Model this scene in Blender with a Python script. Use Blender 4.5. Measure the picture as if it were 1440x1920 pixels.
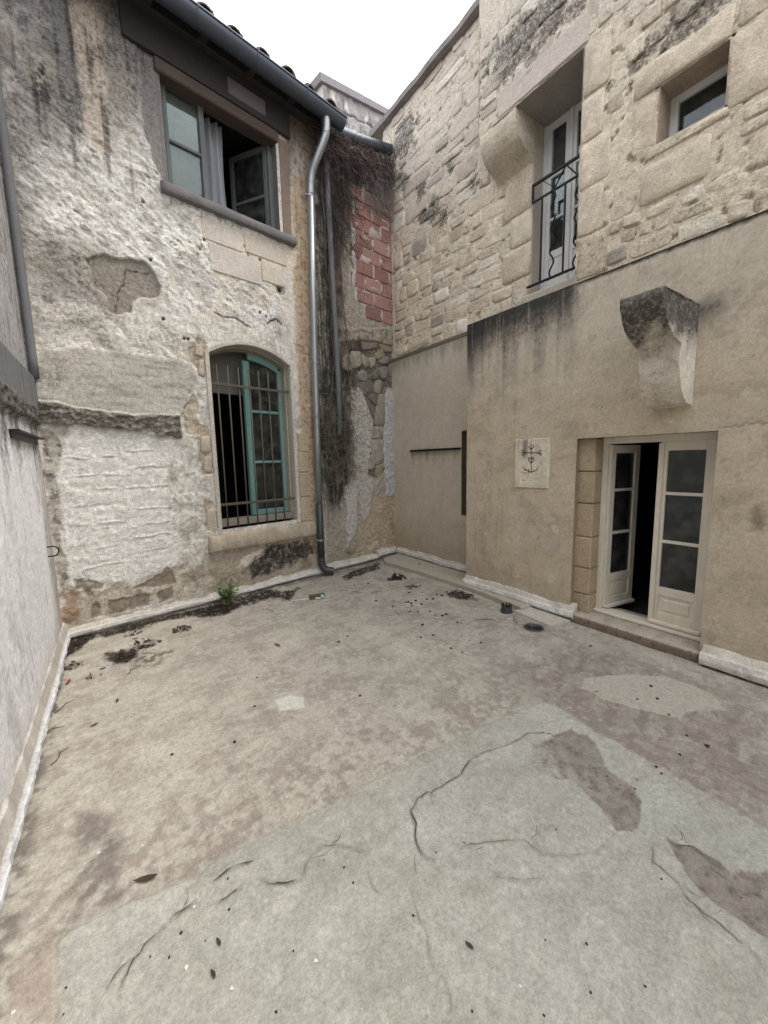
import bpy, bmesh, math, random
import numpy as np
from mathutils import Matrix, Vector

# ------------------------------------------------------------------ scene, camera, light
scene = bpy.context.scene
for o in list(bpy.data.objects):
    bpy.data.objects.remove(o, do_unlink=True)
COL = scene.collection

CAM_H = 1.6
cam_data = bpy.data.cameras.new('camera')
cam_data.sensor_fit = 'VERTICAL'
cam_data.sensor_height = 36.0
cam_data.lens = 36.0 * 740.0 / 1920.0
cam_data.clip_start = 0.02
cam_data.clip_end = 500.0
cam = bpy.data.objects.new('camera', cam_data)
COL.objects.link(cam)
def camera_matrix(pitch, roll, heading):
    cp, sp = math.cos(pitch), math.sin(pitch)
    cr, sr = math.cos(roll), math.sin(roll)
    ch, sh = math.cos(heading), math.sin(heading)
    fwd = Vector((sh * cp, ch * cp, -sp))
    right = Vector((ch, -sh, 0.0))
    up = right.cross(fwd)
    r2 = right * cr - up * (-sr)
    u2 = up * cr + right * (-sr)
    m = Matrix((r2, u2, -fwd)).transposed()
    return m.to_4x4()
cam.matrix_world = Matrix.Translation((0, 0, CAM_H)) @ camera_matrix(math.radians(7.5), math.radians(-1.28), math.radians(35.3))
scene.camera = cam

SUN_EL, SUN_AZ = math.radians(60), math.radians(118)      # azimuth clockwise from +Y
world = bpy.data.worlds.new('World')
scene.world = world
world.use_nodes = True
wn = world.node_tree
wn.nodes.clear()
w_out = wn.nodes.new('ShaderNodeOutputWorld')
w_bg = wn.nodes.new('ShaderNodeBackground')
w_sky = wn.nodes.new('ShaderNodeTexSky')
w_sky.sky_type = 'NISHITA'
w_sky.sun_disc = False
w_sky.sun_elevation = SUN_EL
w_sky.sun_rotation = SUN_AZ
w_sky.air_density = 1.5
w_sky.dust_density = 5.0
w_mix = wn.nodes.new('ShaderNodeMixRGB')                  # an even layer of cloud over the whole sky
w_mix.inputs['Fac'].default_value = 0.86
w_mix.inputs['Color2'].default_value = (9.15, 9.4, 9.75, 1)
w_bg.inputs['Strength'].default_value = 0.13
wn.links.new(w_sky.outputs['Color'], w_mix.inputs['Color1'])
wn.links.new(w_mix.outputs['Color'], w_bg.inputs['Color'])
wn.links.new(w_bg.outputs['Background'], w_out.inputs['Surface'])

sun_data = bpy.data.lights.new('sun', 'SUN')
sun_data.energy = 1.2
sun_data.angle = math.radians(25)
sun_data.color = (1.0, 0.96, 0.9)
sun = bpy.data.objects.new('sun', sun_data)
COL.objects.link(sun)
sd_ = Vector((math.sin(SUN_AZ) * math.cos(SUN_EL), math.cos(SUN_AZ) * math.cos(SUN_EL), math.sin(SUN_EL)))
sun.rotation_euler = sd_.to_track_quat('Z', 'Y').to_euler()
sun.location = sd_ * 30

scene.view_settings.view_transform = 'Standard'
scene.view_settings.look = 'None'
scene.view_settings.gamma = 1.0
scene.view_settings.use_curve_mapping = False
scene.view_settings.exposure = 1.2
scene.render.engine = 'CYCLES'
scene.cycles.max_bounces = 6
scene.cycles.diffuse_bounces = 3

random.seed(11)
RNG = np.random.default_rng(11)

# ------------------------------------------------------------------ measured outlines, in metres on their own surface
#   BK: (along the back wall, height)   FL/CR/LEAF: floor x, y   RT/CROSS: (y, height) on the right wall
BK = {'ashlar': [(1.565, 4.185), (2.811, 4.267), (2.717, 3.986), (2.338, 3.815), (2.126, 3.696), (1.689, 3.63), (1.632, 3.989)],
 'band': [(0.086, 2.178), (0.242, 2.153), (0.455, 2.123), (0.788, 2.103), (1.214, 2.122), (1.209, 1.889), (1.035, 1.878), (0.772, 1.922), (0.531, 1.963), (0.287, 1.973), (0.054, 1.982)],
 'bare1': [(0.162, 0.563), (0.266, 0.546), (0.394, 0.477), (0.352, 0.433), (0.291, 0.44), (0.309, 0.374), (0.26, 0.371), (0.233, 0.455), (0.164, 0.472)],
 'bare2': [(0.402, 0.294), (0.493, 0.293), (0.611, 0.27), (0.725, 0.29), (0.772, 0.252), (0.755, 0.138), (0.574, 0.157), (0.401, 0.151)],
 'bare3': [(0.27, 0.283), (0.338, 0.288), (0.337, 0.146), (0.264, 0.153)],
 'bare4': [(0.824, 0.256), (0.993, 0.282), (0.99, 0.16), (0.843, 0.139)],
 'bare5': [(0.808, 0.412), (0.966, 0.514), (1.007, 0.453), (1.026, 0.309), (0.83, 0.323), (0.634, 0.371)],
 'bareL1': [(1.422, 2.86), (1.459, 2.951), (1.549, 2.933), (1.536, 2.636), (1.423, 2.631), (1.369, 2.693), (1.351, 2.828)],
 'bareL2': [(1.27, 2.228), (1.39, 2.362), (1.419, 2.24), (1.383, 2.066), (1.505, 2.014), (1.52, 1.837), (1.391, 1.893), (1.246, 1.935)],
 'bareL3': [(1.369, 1.893), (1.521, 1.849), (1.522, 1.478), (1.404, 1.483), (1.366, 1.719)],
 'bareL4': [(1.383, 1.215), (1.498, 1.174), (1.547, 0.858), (1.47, 0.806), (1.386, 0.88)],
 'bareR1': [(2.669, 3.119), (2.803, 3.1), (2.906, 3.003), (2.818, 2.98), (2.682, 2.993)],
 'belowsill': [(1.391, 0.569), (2.858, 0.602), (2.868, -0.057), (1.938, -0.015), (1.416, 0.119)],
 'blackstain': [(1.896, 0.407), (2.122, 0.558), (2.809, 0.533), (2.841, 0.299), (2.411, 0.233), (2.098, 0.192), (1.88, 0.172)],
 'blockzone': [(0.217, 1.903), (1.085, 1.898), (1.018, 0.761), (0.647, 0.515), (0.243, 0.559), (0.223, 1.068), (0.213, 1.64)],
 'blueplaster': [(4.286, 2.71), (4.554, 2.696), (4.588, 0.99), (4.295, 1.014), (4.231, 1.707), (4.271, 2.213)],
 'bricks': [(3.822, 5.436), (4.591, 5.872), (4.568, 3.691), (3.985, 3.799), (3.76, 3.93), (3.641, 4.186), (3.666, 4.755)],
 'brownbase': [(3.997, 1.037), (4.614, 0.988), (4.591, 0.067), (3.516, 0.089), (3.644, 0.57), (3.874, 0.794)],
 'crackA': [(1.996, 4.217), (1.997, 4.163), (2.026, 4.091), (2.116, 4.054), (2.309, 4.059), (2.502, 4.077), (2.581, 4.074)],
 'crackB': [(2.116, 4.049), (2.113, 3.934), (2.104, 3.722)],
 'crackC': [(1.689, 4.055), (1.793, 4.057), (1.878, 4.051), (1.991, 4.069)],
 'crackD': [(1.669, 3.265), (1.773, 3.233), (1.908, 3.253), (1.998, 3.219), (2.091, 3.19)],
 'crackE': [(2.314, 3.275), (2.362, 3.319), (2.436, 3.358), (2.506, 3.31)],
 'crackF': [(2.1, 4.157), (2.209, 4.205), (2.294, 4.203), (2.378, 4.157), (2.581, 4.08)],
 'dampbase': [(0.077, 0.509), (0.556, 0.406), (1.122, 0.499), (1.572, 0.519), (1.544, 0.146), (0.966, 0.149), (0.225, 0.133), (0.047, 0.099)],
 'dark2': [(0.102, 3.547), (0.401, 3.611), (0.695, 3.439), (0.829, 3.047), (0.631, 2.765), (0.111, 2.842)],
 'edge': [(0.062, 1.938), (0.144, 1.928), (0.196, 1.807), (0.154, 1.6), (0.132, 1.28), (0.12, 0.938), (0.128, 0.571), (0.072, 0.465), (0.059, 0.66), (0.041, 1.232), (0.056, 1.778)],
 'lost': [(0.53, 3.455), (0.682, 3.548), (0.822, 3.54), (0.886, 3.58), (1.036, 3.573), (1.107, 3.492), (1.144, 3.376), (1.102, 3.281), (1.001, 3.248), (0.927, 3.216), (0.859, 3.152), (0.852, 3.075),
          (0.727, 3.04), (0.68, 3.042), (0.686, 3.162), (0.584, 3.226), (0.574, 3.35)],
 'lostcrack': [(1.054, 3.483), (0.988, 3.471), (0.863, 3.467), (0.841, 3.428), (0.826, 3.331), (0.769, 3.236), (0.75, 3.152), (0.734, 3.048)],
 'orange': [(2.746, 5.101), (3.042, 5.231), (3.015, 3.202), (2.833, 0.146), (2.725, 1.356), (2.706, 3.146), (2.712, 4.173)],
 'palebit': [(1.797, 0.46), (2.046, 0.516), (2.077, 0.441), (1.857, 0.347), (1.721, 0.342)],
 'panel': [(0.158, 2.613), (0.323, 2.648), (0.6, 2.682), (0.971, 2.695), (1.365, 2.69), (1.418, 2.59), (1.392, 2.463), (1.264, 2.187), (1.229, 2.123), (0.789, 2.11), (0.456, 2.13), (0.243, 2.159),
           (0.095, 2.191), (0.096, 2.34), (0.139, 2.469)],
 'plasterM': [(3.574, 2.635), (3.832, 2.584), (4.061, 2.202), (3.902, 1.544), (4.006, 1.291), (3.931, 0.788), (3.756, 0.639), (3.652, 1.309), (3.595, 1.945)],
 'plasterN': [(3.445, 1.319), (3.674, 1.308), (3.619, 0.49), (3.419, 0.274)],
 'rightpale': [(2.65, 4.153), (2.808, 4.203), (2.746, 3.153), (2.831, 2.488), (2.812, 2.139), (2.606, 2.128), (2.63, 2.803)],
 'rubble': [(3.456, 3.283), (3.969, 3.378), (4.611, 3.413), (4.596, 2.827), (4.346, 2.716), (4.15, 2.124), (4.187, 1.453), (4.006, 1.291), (3.895, 1.379), (4.038, 2.201), (3.835, 2.663),
            (3.428, 2.694)],
 'rust': [(0.074, 0.48), (0.184, 0.437), (0.166, 0.136), (0.053, 0.157)],
 'soot': [(3.101, 5.872), (3.675, 6.037), (4.563, 6.117), (4.149, 5.359), (3.687, 5.243), (3.514, 4.565), (3.452, 3.21), (3.969, 3.378), (3.401, 2.093), (3.466, 1.318), (3.197, 0.867), (2.987, 1.342),
          (3.092, 4.162)],
 'soot2': [(3.063, 2.794), (3.527, 2.705), (3.595, 1.945), (3.517, 1.316), (3.253, 1.018), (2.995, 1.491)],
 'stainblock': [(0.132, 2.456), (0.275, 2.476), (0.284, 2.363), (0.256, 2.295), (0.133, 2.27), (0.096, 2.34)],
 'stripe': [(0.61, 5.518), (0.849, 5.681), (0.844, 5.224), (0.844, 4.798), (0.853, 4.452), (0.742, 4.356), (0.656, 4.488), (0.644, 4.94)],
 'stripe2': [(0.426, 5.392), (0.42, 5.007), (0.398, 4.799), (0.31, 4.749), (0.33, 5.104)],
 'topdark': [(0.196, 5.45), (1.544, 6.425), (1.286, 5.078), (1.026, 4.715), (0.598, 4.481), (0.245, 4.127), (0.009, 3.71)],
 'underbrick': [(3.512, 3.475), (4.618, 3.701), (4.611, 3.413), (4.08, 3.398), (3.504, 3.292)],
 'white': [(0.192, 1.875), (0.448, 1.939), (0.969, 1.911), (1.189, 1.868), (1.061, 1.623), (0.989, 1.134), (1.145, 0.774), (1.045, 0.532), (0.843, 0.472), (0.627, 0.438), (0.433, 0.484),
           (0.149, 0.551), (0.128, 0.792), (0.112, 1.083), (0.115, 1.435), (0.198, 1.71)],
 'winrender': [(1.08, 6.006), (1.121, 5.522), (1.137, 5.356), (1.153, 5.143), (1.118, 4.852), (1.169, 4.553), (1.276, 4.303), (1.395, 4.657), (1.394, 6.052)]}
NAILS = [(1.619, 3.988), (2.267, 3.991), (2.519, 3.727), (2.227, 3.389), (1.33, 2.92), (1.368, 2.923), (2.3, 3.361), (1.054, 4.136), (1.141, 3.076), (1.077, 3.619)]
RUB = [[(3.466, 3.072), (3.584, 3.129), (3.688, 3.107), (3.709, 2.973), (3.574, 2.895), (3.46, 2.937)], [(3.638, 3.176), (3.813, 3.196), (3.819, 3.008), (3.708, 2.953)],
 [(3.839, 3.17), (3.964, 3.13), (3.989, 3.033), (3.902, 2.98), (3.834, 3.03)], [(3.978, 3.132), (4.109, 3.173), (4.105, 3.049), (4.016, 2.996)],
 [(4.125, 3.217), (4.263, 3.322), (4.321, 3.228), (4.167, 3.141)], [(4.29, 3.223), (4.445, 3.205), (4.411, 3.115), (4.256, 3.092), (4.181, 3.123)],
 [(4.477, 3.231), (4.59, 3.249), (4.588, 3.184), (4.475, 3.167)], [(3.774, 2.902), (3.872, 2.946), (3.953, 2.845), (3.908, 2.778), (3.77, 2.802)],
 [(4.011, 2.872), (4.133, 2.991), (4.189, 2.895), (4.097, 2.821)], [(4.178, 3.018), (4.378, 3.068), (4.373, 2.897), (4.249, 2.871)],
 [(3.796, 2.765), (3.965, 2.785), (3.975, 2.663), (3.93, 2.596), (3.803, 2.584)], [(4.112, 2.823), (4.232, 2.837), (4.244, 2.711), (4.18, 2.62), (4.091, 2.654)],
 [(3.987, 2.602), (4.165, 2.619), (4.176, 2.493), (4.114, 2.456), (3.999, 2.52)], [(4.18, 2.62), (4.286, 2.609), (4.327, 2.419), (4.288, 2.144), (4.074, 2.156), (4.11, 2.339)],
 [(3.999, 2.111), (4.164, 2.128), (4.157, 1.933), (3.978, 1.94)], [(4.179, 2.118), (4.256, 2.132), (4.25, 1.935), (4.173, 1.945)],
 [(3.977, 1.908), (4.234, 1.913), (4.259, 1.715), (4.239, 1.582), (4.083, 1.541), (3.97, 1.716)], [(3.901, 1.822), (3.975, 1.866), (3.955, 1.716), (3.889, 1.737)],
 [(3.895, 1.674), (4.058, 1.672), (4.052, 1.498), (3.99, 1.456), (3.879, 1.481)], [(4.083, 1.519), (4.269, 1.537), (4.267, 1.47), (4.138, 1.352), (4.061, 1.333)],
 [(3.847, 3.369), (4.176, 3.41), (4.159, 3.325), (3.884, 3.237)], [(4.19, 3.392), (4.578, 3.409), (4.56, 3.33), (4.323, 3.291)], [(4.41, 3.094), (4.571, 3.138), (4.566, 2.942), (4.437, 2.926)],
 [(4.436, 2.904), (4.582, 2.922), (4.592, 2.682), (4.464, 2.756)]]
FL = {'blob1': [(1.831, 1.186), (1.985, 1.15), (2.09, 1.113), (2.141, 1.046), (2.102, 0.981), (2.025, 0.914), (1.965, 0.845), (1.955, 0.789), (1.945, 0.735), (1.888, 0.666), (1.815, 0.626), (1.718, 0.618),
           (1.663, 0.659), (1.672, 0.707), (1.703, 0.768), (1.745, 0.865), (1.766, 0.931), (1.703, 0.978), (1.674, 1.064), (1.721, 1.143)],
 'blob2': [(1.778, 0.521), (1.782, 0.475), (1.819, 0.441), (1.82, 0.407), (1.823, 0.365), (1.809, 0.313), (1.848, 0.315), (1.897, 0.279), (1.98, 0.204), (1.655, 0.15), (1.634, 0.21), (1.654, 0.284),
           (1.642, 0.356), (1.691, 0.437)],
 'brown': [(2.385, 1.765), (2.735, 1.699), (3.22, 1.61), (3.213, 1.124), (3.154, 0.47), (2.191, 0.289), (2.196, 0.739), (2.289, 1.262), (2.256, 1.472)],
 'brown2': [(0.029, 1.548), (0.173, 1.525), (0.423, 1.514), (1.019, 1.491), (1.344, 1.948), (0.41, 1.866), (0.147, 1.719)],
 'corner': [(-0.404, 4.621), (-0.182, 4.549), (-0.238, 4.424), (-0.306, 4.261), (-0.364, 4.191), (-0.409, 4.09), (-0.408, 3.506), (-0.418, 3.121), (-0.436, 3.415), (-0.422, 3.925)],
 'dirt3': [(2.58, 4.69), (2.891, 4.854), (3.431, 5.003), (3.217, 4.694), (2.832, 4.582), (2.54, 4.53)],
 'dirt4': [(3.244, 3.33), (3.393, 3.286), (3.427, 3.106), (3.32, 2.912), (3.178, 3.026), (3.154, 3.184)],
 'patch': [(-0.27, 0.2), (-0.258, 1.339), (-0.257, 1.456), (-0.273, 1.597), (-0.219, 1.604), (-0.054, 1.587), (0.12, 1.547), (0.25, 1.558), (0.435, 1.55), (0.679, 1.526), (1.029, 1.505),
           (1.289, 1.493), (1.778, 1.442), (2.128, 1.385), (2.225, 1.353), (2.237, 1.267), (2.201, 1.015), (2.196, 0.739), (2.192, 0.512), (2.168, 0.285), (2.2, -0.8), (-0.2, -0.8)],
 'puddle': [(2.581, 1.323), (2.699, 1.338), (2.875, 1.292), (3.061, 1.171), (3.167, 1.021), (3.206, 0.905), (3.171, 0.732), (3.051, 0.646), (2.934, 0.735), (2.767, 0.781), (2.69, 0.839),
            (2.645, 0.939), (2.586, 1.07), (2.565, 1.196)],
 'rect': [(-0.242, 2.203), (-0.11, 2.07), (-0.06, 1.802), (-0.092, 1.684), (-0.054, 1.587), (-0.228, 1.636)],
 'rect2': [(-0.37, 1.587), (-0.265, 1.591), (-0.261, 1.341), (-0.353, 1.408)],
 'spot': [(0.812, 2.482), (0.902, 2.47), (0.988, 2.397), (0.948, 2.286), (0.882, 2.284), (0.804, 2.361)],
 'stain': [(-0.108, 4.048), (-0.046, 3.971), (0.046, 3.986), (0.116, 3.902), (0.279, 3.804), (0.343, 3.696), (0.254, 3.575), (0.209, 3.485), (0.094, 3.573), (0.033, 3.721), (-0.052, 3.761),
           (-0.101, 3.903)],
 'stainD': [(-0.117, 4.026), (-0.046, 3.985), (0.055, 3.979), (0.114, 3.875), (0.033, 3.721), (-0.052, 3.761), (-0.101, 3.877)],
 'strip': [(-0.182, 4.549), (0.033, 4.599), (0.367, 4.616), (0.612, 4.642), (1.037, 4.541), (0.977, 4.304), (0.772, 4.294), (0.587, 4.484), (0.354, 4.501), (0.067, 4.424), (-0.123, 4.417)],
 'strip2': [(0.655, 4.573), (0.894, 4.758), (1.213, 4.782), (1.53, 4.834), (1.766, 4.561), (1.941, 4.664), (1.805, 4.452), (1.617, 4.243), (1.552, 4.435), (1.331, 4.473), (1.106, 4.393),
            (0.776, 4.361)]}
CR = {'c1': [(2.101, 1.12), (1.975, 1.144), (1.947, 1.193), (1.874, 1.249), (1.8, 1.25), (1.687, 1.255), (1.593, 1.289), (1.505, 1.306), (1.442, 1.306), (1.343, 1.269), (1.254, 1.274), (1.153, 1.28),
        (1.077, 1.29), (1.002, 1.257), (0.974, 1.196), (0.931, 1.136), (0.912, 1.08), (0.929, 1.034)],
 'c10': [(0.698, 1.148), (0.682, 1.088), (0.699, 1.042)],
 'c11': [(2.232, 1.743), (2.562, 1.678), (2.854, 1.502)],
 'c1b': [(0.929, 1.034), (0.992, 1.008), (1.08, 1.004), (1.182, 0.95), (1.303, 0.867), (1.31, 0.785), (1.39, 0.719), (1.472, 0.665), (1.657, 0.656)],
 'c2': [(1.679, 0.538), (1.624, 0.512), (1.619, 0.466), (1.604, 0.418), (1.575, 0.384), (1.569, 0.336), (1.564, 0.262), (1.555, 0.207), (1.531, 0.171)],
 'c3': [(-0.108, 1.285), (-0.096, 1.322), (-0.066, 1.356), (-0.034, 1.393), (0.015, 1.413), (0.067, 1.434), (0.132, 1.433)],
 'c4': [(0.2, 1.468), (0.253, 1.484), (0.301, 1.474), (0.349, 1.458)],
 'c5': [(0.201, 1.388), (0.248, 1.387), (0.277, 1.388)],
 'c5b': [(0.352, 1.368), (0.38, 1.329), (0.429, 1.293), (0.474, 1.271)],
 'c5c': [(0.49, 1.283), (0.52, 1.324), (0.593, 1.352), (0.667, 1.304), (0.735, 1.225)],
 'c6': [(-0.073, 1.365), (-0.109, 1.355), (-0.13, 1.332)],
 'c7': [(0.795, 1.005), (0.766, 0.939), (0.749, 0.863), (0.717, 0.814), (0.703, 0.774), (0.721, 0.745), (0.696, 0.696), (0.657, 0.669)],
 'c8': [(1.088, 0.872), (1.097, 0.828), (1.154, 0.774), (1.231, 0.735)],
 'c9': [(1.778, 0.521), (1.782, 0.475), (1.819, 0.441), (1.82, 0.407), (1.823, 0.365), (1.809, 0.313)]}
LEAF = {'leaf': [(-0.01, 1.648), (-0.06, 3.137), (-0.184, 2.914), (0.172, 1.26), (0.137, 1.178), (0.839, 0.755), (2.57, 0.601), (2.701, 0.831), (2.598, 1.221), (0.105, 4.188), (-0.144, 3.734)],
 'pellet': [(2.417, 3.609), (2.569, 3.477), (2.65, 3.367), (2.686, 3.361), (2.689, 3.305), (2.784, 3.341), (2.764, 3.222), (2.644, 3.241), (2.466, 3.354), (2.52, 3.127), (2.588, 3.072), (2.688, 3.0),
            (2.71, 2.829), (2.766, 2.833), (2.708, 2.617), (2.402, 2.786), (2.21, 2.589), (2.327, 2.546), (3.103, 3.332), (3.122, 3.267), (2.973, 3.258), (2.911, 3.294), (3.027, 3.511),
            (2.887, 3.599), (2.696, 4.202), (2.523, 4.267), (1.578, 2.973), (1.697, 3.021), (2.724, 2.582), (2.323, 2.554), (2.524, 2.382), (2.494, 2.266), (2.545, 2.182), (2.262, 2.264),
            (2.285, 2.156), (2.406, 2.785), (3.158, 2.263), (2.765, 2.838), (3.231, 1.581), (2.207, 2.59), (1.089, 1.012), (0.962, 1.046), (1.442, 0.813), (1.92, 0.83), (1.917, 0.766), (2.01, 0.727),
            (2.144, 0.672), (2.177, 0.707), (1.94, 0.71), (0.842, 0.757), (1.056, 0.618), (1.155, 0.531), (1.192, 0.373), (0.73, 0.644), (1.74, 0.275), (0.747, 0.932), (1.576, 0.468), (0.89, 0.516),
            (1.046, 0.462), (2.381, 0.669), (2.578, 0.701), (2.726, 1.017), (2.963, 1.029), (2.828, 0.939), (2.565, 0.605), (-0.019, 1.348), (0.031, 1.312), (-0.238, 1.414), (-0.24, 1.343),
            (0.267, 0.981), (0.633, 1.222), (0.581, 1.293), (0.632, 1.149), (0.249, 1.45), (0.136, 1.291), (0.365, 1.086), (0.227, 1.342), (0.074, 1.364), (0.479, 2.222), (0.271, 2.137),
            (0.679, 2.491), (1.298, 2.167), (0.805, 2.829), (0.17, 2.33)],
 'redleaf': [(0.154, 3.975), (-0.349, 3.642), (1.115, 3.244)],
 'twig': [(-0.35, 3.288), (0.042, 3.542), (1.349, 4.137), (2.399, 4.007), (2.585, 3.855), (2.299, 4.151), (2.402, 3.205), (2.964, 2.493), (3.222, 2.339), (-0.339, 2.708), (-0.397, 3.014)],
 'white': [(0.126, 1.425), (0.175, 1.107), (-0.363, 1.444), (0.413, 1.017), (0.072, 1.25), (-0.007, 1.819), (-0.159, 1.892), (0.89, 0.596), (2.303, 1.234), (2.722, 1.032)]}
RT = {'recdark': [(5.205, 0.374), (5.125, 3.114), (4.922, 3.136)],
 'streak': [(3.38, 3.09), (2.056, 3.137), (2.04, 2.997), (2.086, 2.643), (2.218, 2.675), (2.414, 2.673), (2.466, 2.429), (2.724, 2.585), (3.117, 2.549), (3.367, 2.473)]}
CROSS = [[(2.461, 1.727), (2.452, 1.442)], [(2.531, 1.64), (2.382, 1.636)], [(2.487, 1.709), (2.482, 1.694), (2.471, 1.684), (2.459, 1.682), (2.445, 1.683), (2.435, 1.696), (2.433, 1.718)],
 [(2.576, 1.665), (2.556, 1.662), (2.538, 1.652), (2.529, 1.639)], [(2.576, 1.64), (2.529, 1.639)], [(2.568, 1.617), (2.55, 1.618), (2.535, 1.627), (2.529, 1.639)],
 [(2.346, 1.663), (2.366, 1.653), (2.378, 1.638)], [(2.38, 1.635), (2.341, 1.634)], [(2.378, 1.633), (2.361, 1.619), (2.342, 1.613)],
 [(2.455, 1.535), (2.473, 1.55), (2.489, 1.569), (2.488, 1.584), (2.475, 1.59), (2.461, 1.582), (2.456, 1.565), (2.448, 1.582), (2.436, 1.59), (2.425, 1.583), (2.425, 1.57), (2.439, 1.55),
  (2.455, 1.535)],
 [(2.542, 1.489), (2.533, 1.468), (2.497, 1.453), (2.452, 1.44), (2.419, 1.451), (2.385, 1.467), (2.375, 1.489)], [(2.533, 1.468), (2.515, 1.466)], [(2.484, 1.47), (2.482, 1.432)]]

# ------------------------------------------------------------------ helpers: noise and outlines
def S(r, g, b):
    out = []
    for c in (r, g, b):
        c /= 255.0
        out.append(c / 12.92 if c <= 0.04045 else ((c + 0.055) / 1.055) ** 2.4)
    return np.array(out)

_ANG = RNG.random((256, 256)) * 2 * np.pi
_GX, _GY = np.cos(_ANG), np.sin(_ANG)
def pnoise(x, y, seed=0):
    x = np.asarray(x, float) + seed * 17.37
    y = np.asarray(y, float) + seed * 9.71
    xi = np.floor(x).astype(int); yi = np.floor(y).astype(int)
    fx = x - xi; fy = y - yi
    u = fx * fx * fx * (fx * (fx * 6 - 15) + 10); v = fy * fy * fy * (fy * (fy * 6 - 15) + 10)
    def g(ix, iy, dx, dy):
        a = ix & 255; b = iy & 255
        return _GX[a, b] * dx + _GY[a, b] * dy
    n00 = g(xi, yi, fx, fy); n10 = g(xi + 1, yi, fx - 1, fy)
    n01 = g(xi, yi + 1, fx, fy - 1); n11 = g(xi + 1, yi + 1, fx - 1, fy - 1)
    a = n00 + u * (n10 - n00); b = n01 + u * (n11 - n01)
    return (a + v * (b - a)) * 1.5
def fbm(x, y, octaves=4, seed=0, gain=0.5):
    s = 0.0; a = 1.0; t = 0.0; f = 1.0
    for i in range(octaves):
        s = s + a * pnoise(np.asarray(x) * f, np.asarray(y) * f, seed + i * 3)
        t += a; a *= gain; f *= 2.03
    return s / t
def sstep(a, b, x):
    t = np.clip((x - a) / (b - a), 0, 1)
    return t * t * (3 - 2 * t)
def seg_dist(X, Y, p, q):
    dx, dy = q[0] - p[0], q[1] - p[1]
    L = dx * dx + dy * dy + 1e-12
    t = np.clip(((X - p[0]) * dx + (Y - p[1]) * dy) / L, 0, 1)
    return np.hypot(X - p[0] - t * dx, Y - p[1] - t * dy)
def sdf(X, Y, poly):
    """signed distance to a closed outline, negative inside (evaluated near the outline only)"""
    P = np.array(poly); lo = P.min(0) - 0.35; hi = P.max(0) + 0.35
    out = np.full(X.shape, 0.5)
    m = (X > lo[0]) & (X < hi[0]) & (Y > lo[1]) & (Y < hi[1])
    if not m.any():
        return out
    x = X[m]; y = Y[m]
    d = np.full(x.shape, 9.0); ins = np.zeros(x.shape, bool)
    n = len(poly)
    for i in range(n):
        p, q = poly[i], poly[(i + 1) % n]
        d = np.minimum(d, seg_dist(x, y, p, q))
        c = (p[1] > y) != (q[1] > y)
        if q[1] != p[1]:
            ins ^= c & (x < (q[0] - p[0]) * (y - p[1]) / (q[1] - p[1]) + p[0])
    out[m] = np.where(ins, -d, d)
    return out
def pdist(X, Y, line):
    P = np.array(line); lo = P.min(0) - 0.2; hi = P.max(0) + 0.2
    out = np.full(X.shape, 0.5)
    m = (X > lo[0]) & (X < hi[0]) & (Y > lo[1]) & (Y < hi[1])
    if m.any():
        d = np.full(m.sum(), 9.0)
        for p, q in zip(line[:-1], line[1:]):
            d = np.minimum(d, seg_dist(X[m], Y[m], p, q))
        out[m] = d
    return out
def sdist(X, Y, line):
    """distance to a line, signed by the side"""
    out = np.full(X.shape, 9.0); sg = np.ones(X.shape)
    for p, q in zip(line[:-1], line[1:]):
        d = seg_dist(X, Y, p, q); c = (q[0] - p[0]) * (Y - p[1]) - (q[1] - p[1]) * (X - p[0])
        m = d < out; out = np.where(m, d, out); sg = np.where(m, np.sign(c), sg)
    return out, sg
def inside(p, poly):
    c = False; n = len(poly)
    for i in range(n):
        a, b = poly[i], poly[(i + 1) % n]
        if (a[1] > p[1]) != (b[1] > p[1]) and p[0] < (b[0] - a[0]) * (p[1] - a[1]) / (b[1] - a[1]) + a[0]:
            c = not c
    return c

# ------------------------------------------------------------------ helpers: surface frames and meshes
class Frame:
    """u along a wall, v up, n out of the wall"""
    def __init__(s, o, u, v, n):
        s.o = np.array(o, float); s.A = np.array([u, v, n], float)
        s.flip = np.linalg.det(s.A) < 0
    def pts(s, P):
        return s.o + np.asarray(P, float) @ s.A
TH = math.radians(81.0)
BACK = Frame((-.47, 4.57, 0), (math.sin(TH), math.cos(TH), 0), (0, 0, 1), (math.cos(TH), -math.sin(TH), 0))
RIGHT = Frame((3.97, 0, 0), (0, 1, 0), (0, 0, 1), (-1, 0, 0))
_la = math.hypot(.0226, 1)
LEFT = Frame((-.42, 4.70, 0), (-.0226 / _la, -1 / _la, 0), (0, 0, 1), (1 / _la, -.0226 / _la, 0))
FLOOR = Frame((0, 0, 0), (1, 0, 0), (0, 1, 0), (0, 0, 1))

def link(name, me, mat=None, parent=None, smooth=False):
    o = bpy.data.objects.new(name, me)
    COL.objects.link(o)
    if me is not None and mat is not None and not me.materials:
        me.materials.append(mat)
    if me is not None and smooth:
        me.polygons.foreach_set('use_smooth', np.ones(len(me.polygons), bool))
    if parent is not None:
        o.parent = parent
        o.matrix_parent_inverse = world_of(parent).inverted()
    return o
def world_of(o):
    m = o.matrix_basis.copy()
    if o.parent:
        m = world_of(o.parent) @ o.matrix_parent_inverse @ m
    return m
def tag(o, label=None, cat=None, group=None, kind=None):
    if label: o['label'] = label
    if cat: o['category'] = cat
    if group: o['group'] = group
    if kind: o['kind'] = kind
    return o
def empty(name, loc, label, cat, group=None):
    o = bpy.data.objects.new(name, None)
    COL.objects.link(o)
    o.location = loc
    o.empty_display_size = 0.2
    return tag(o, label, cat, group)

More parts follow.
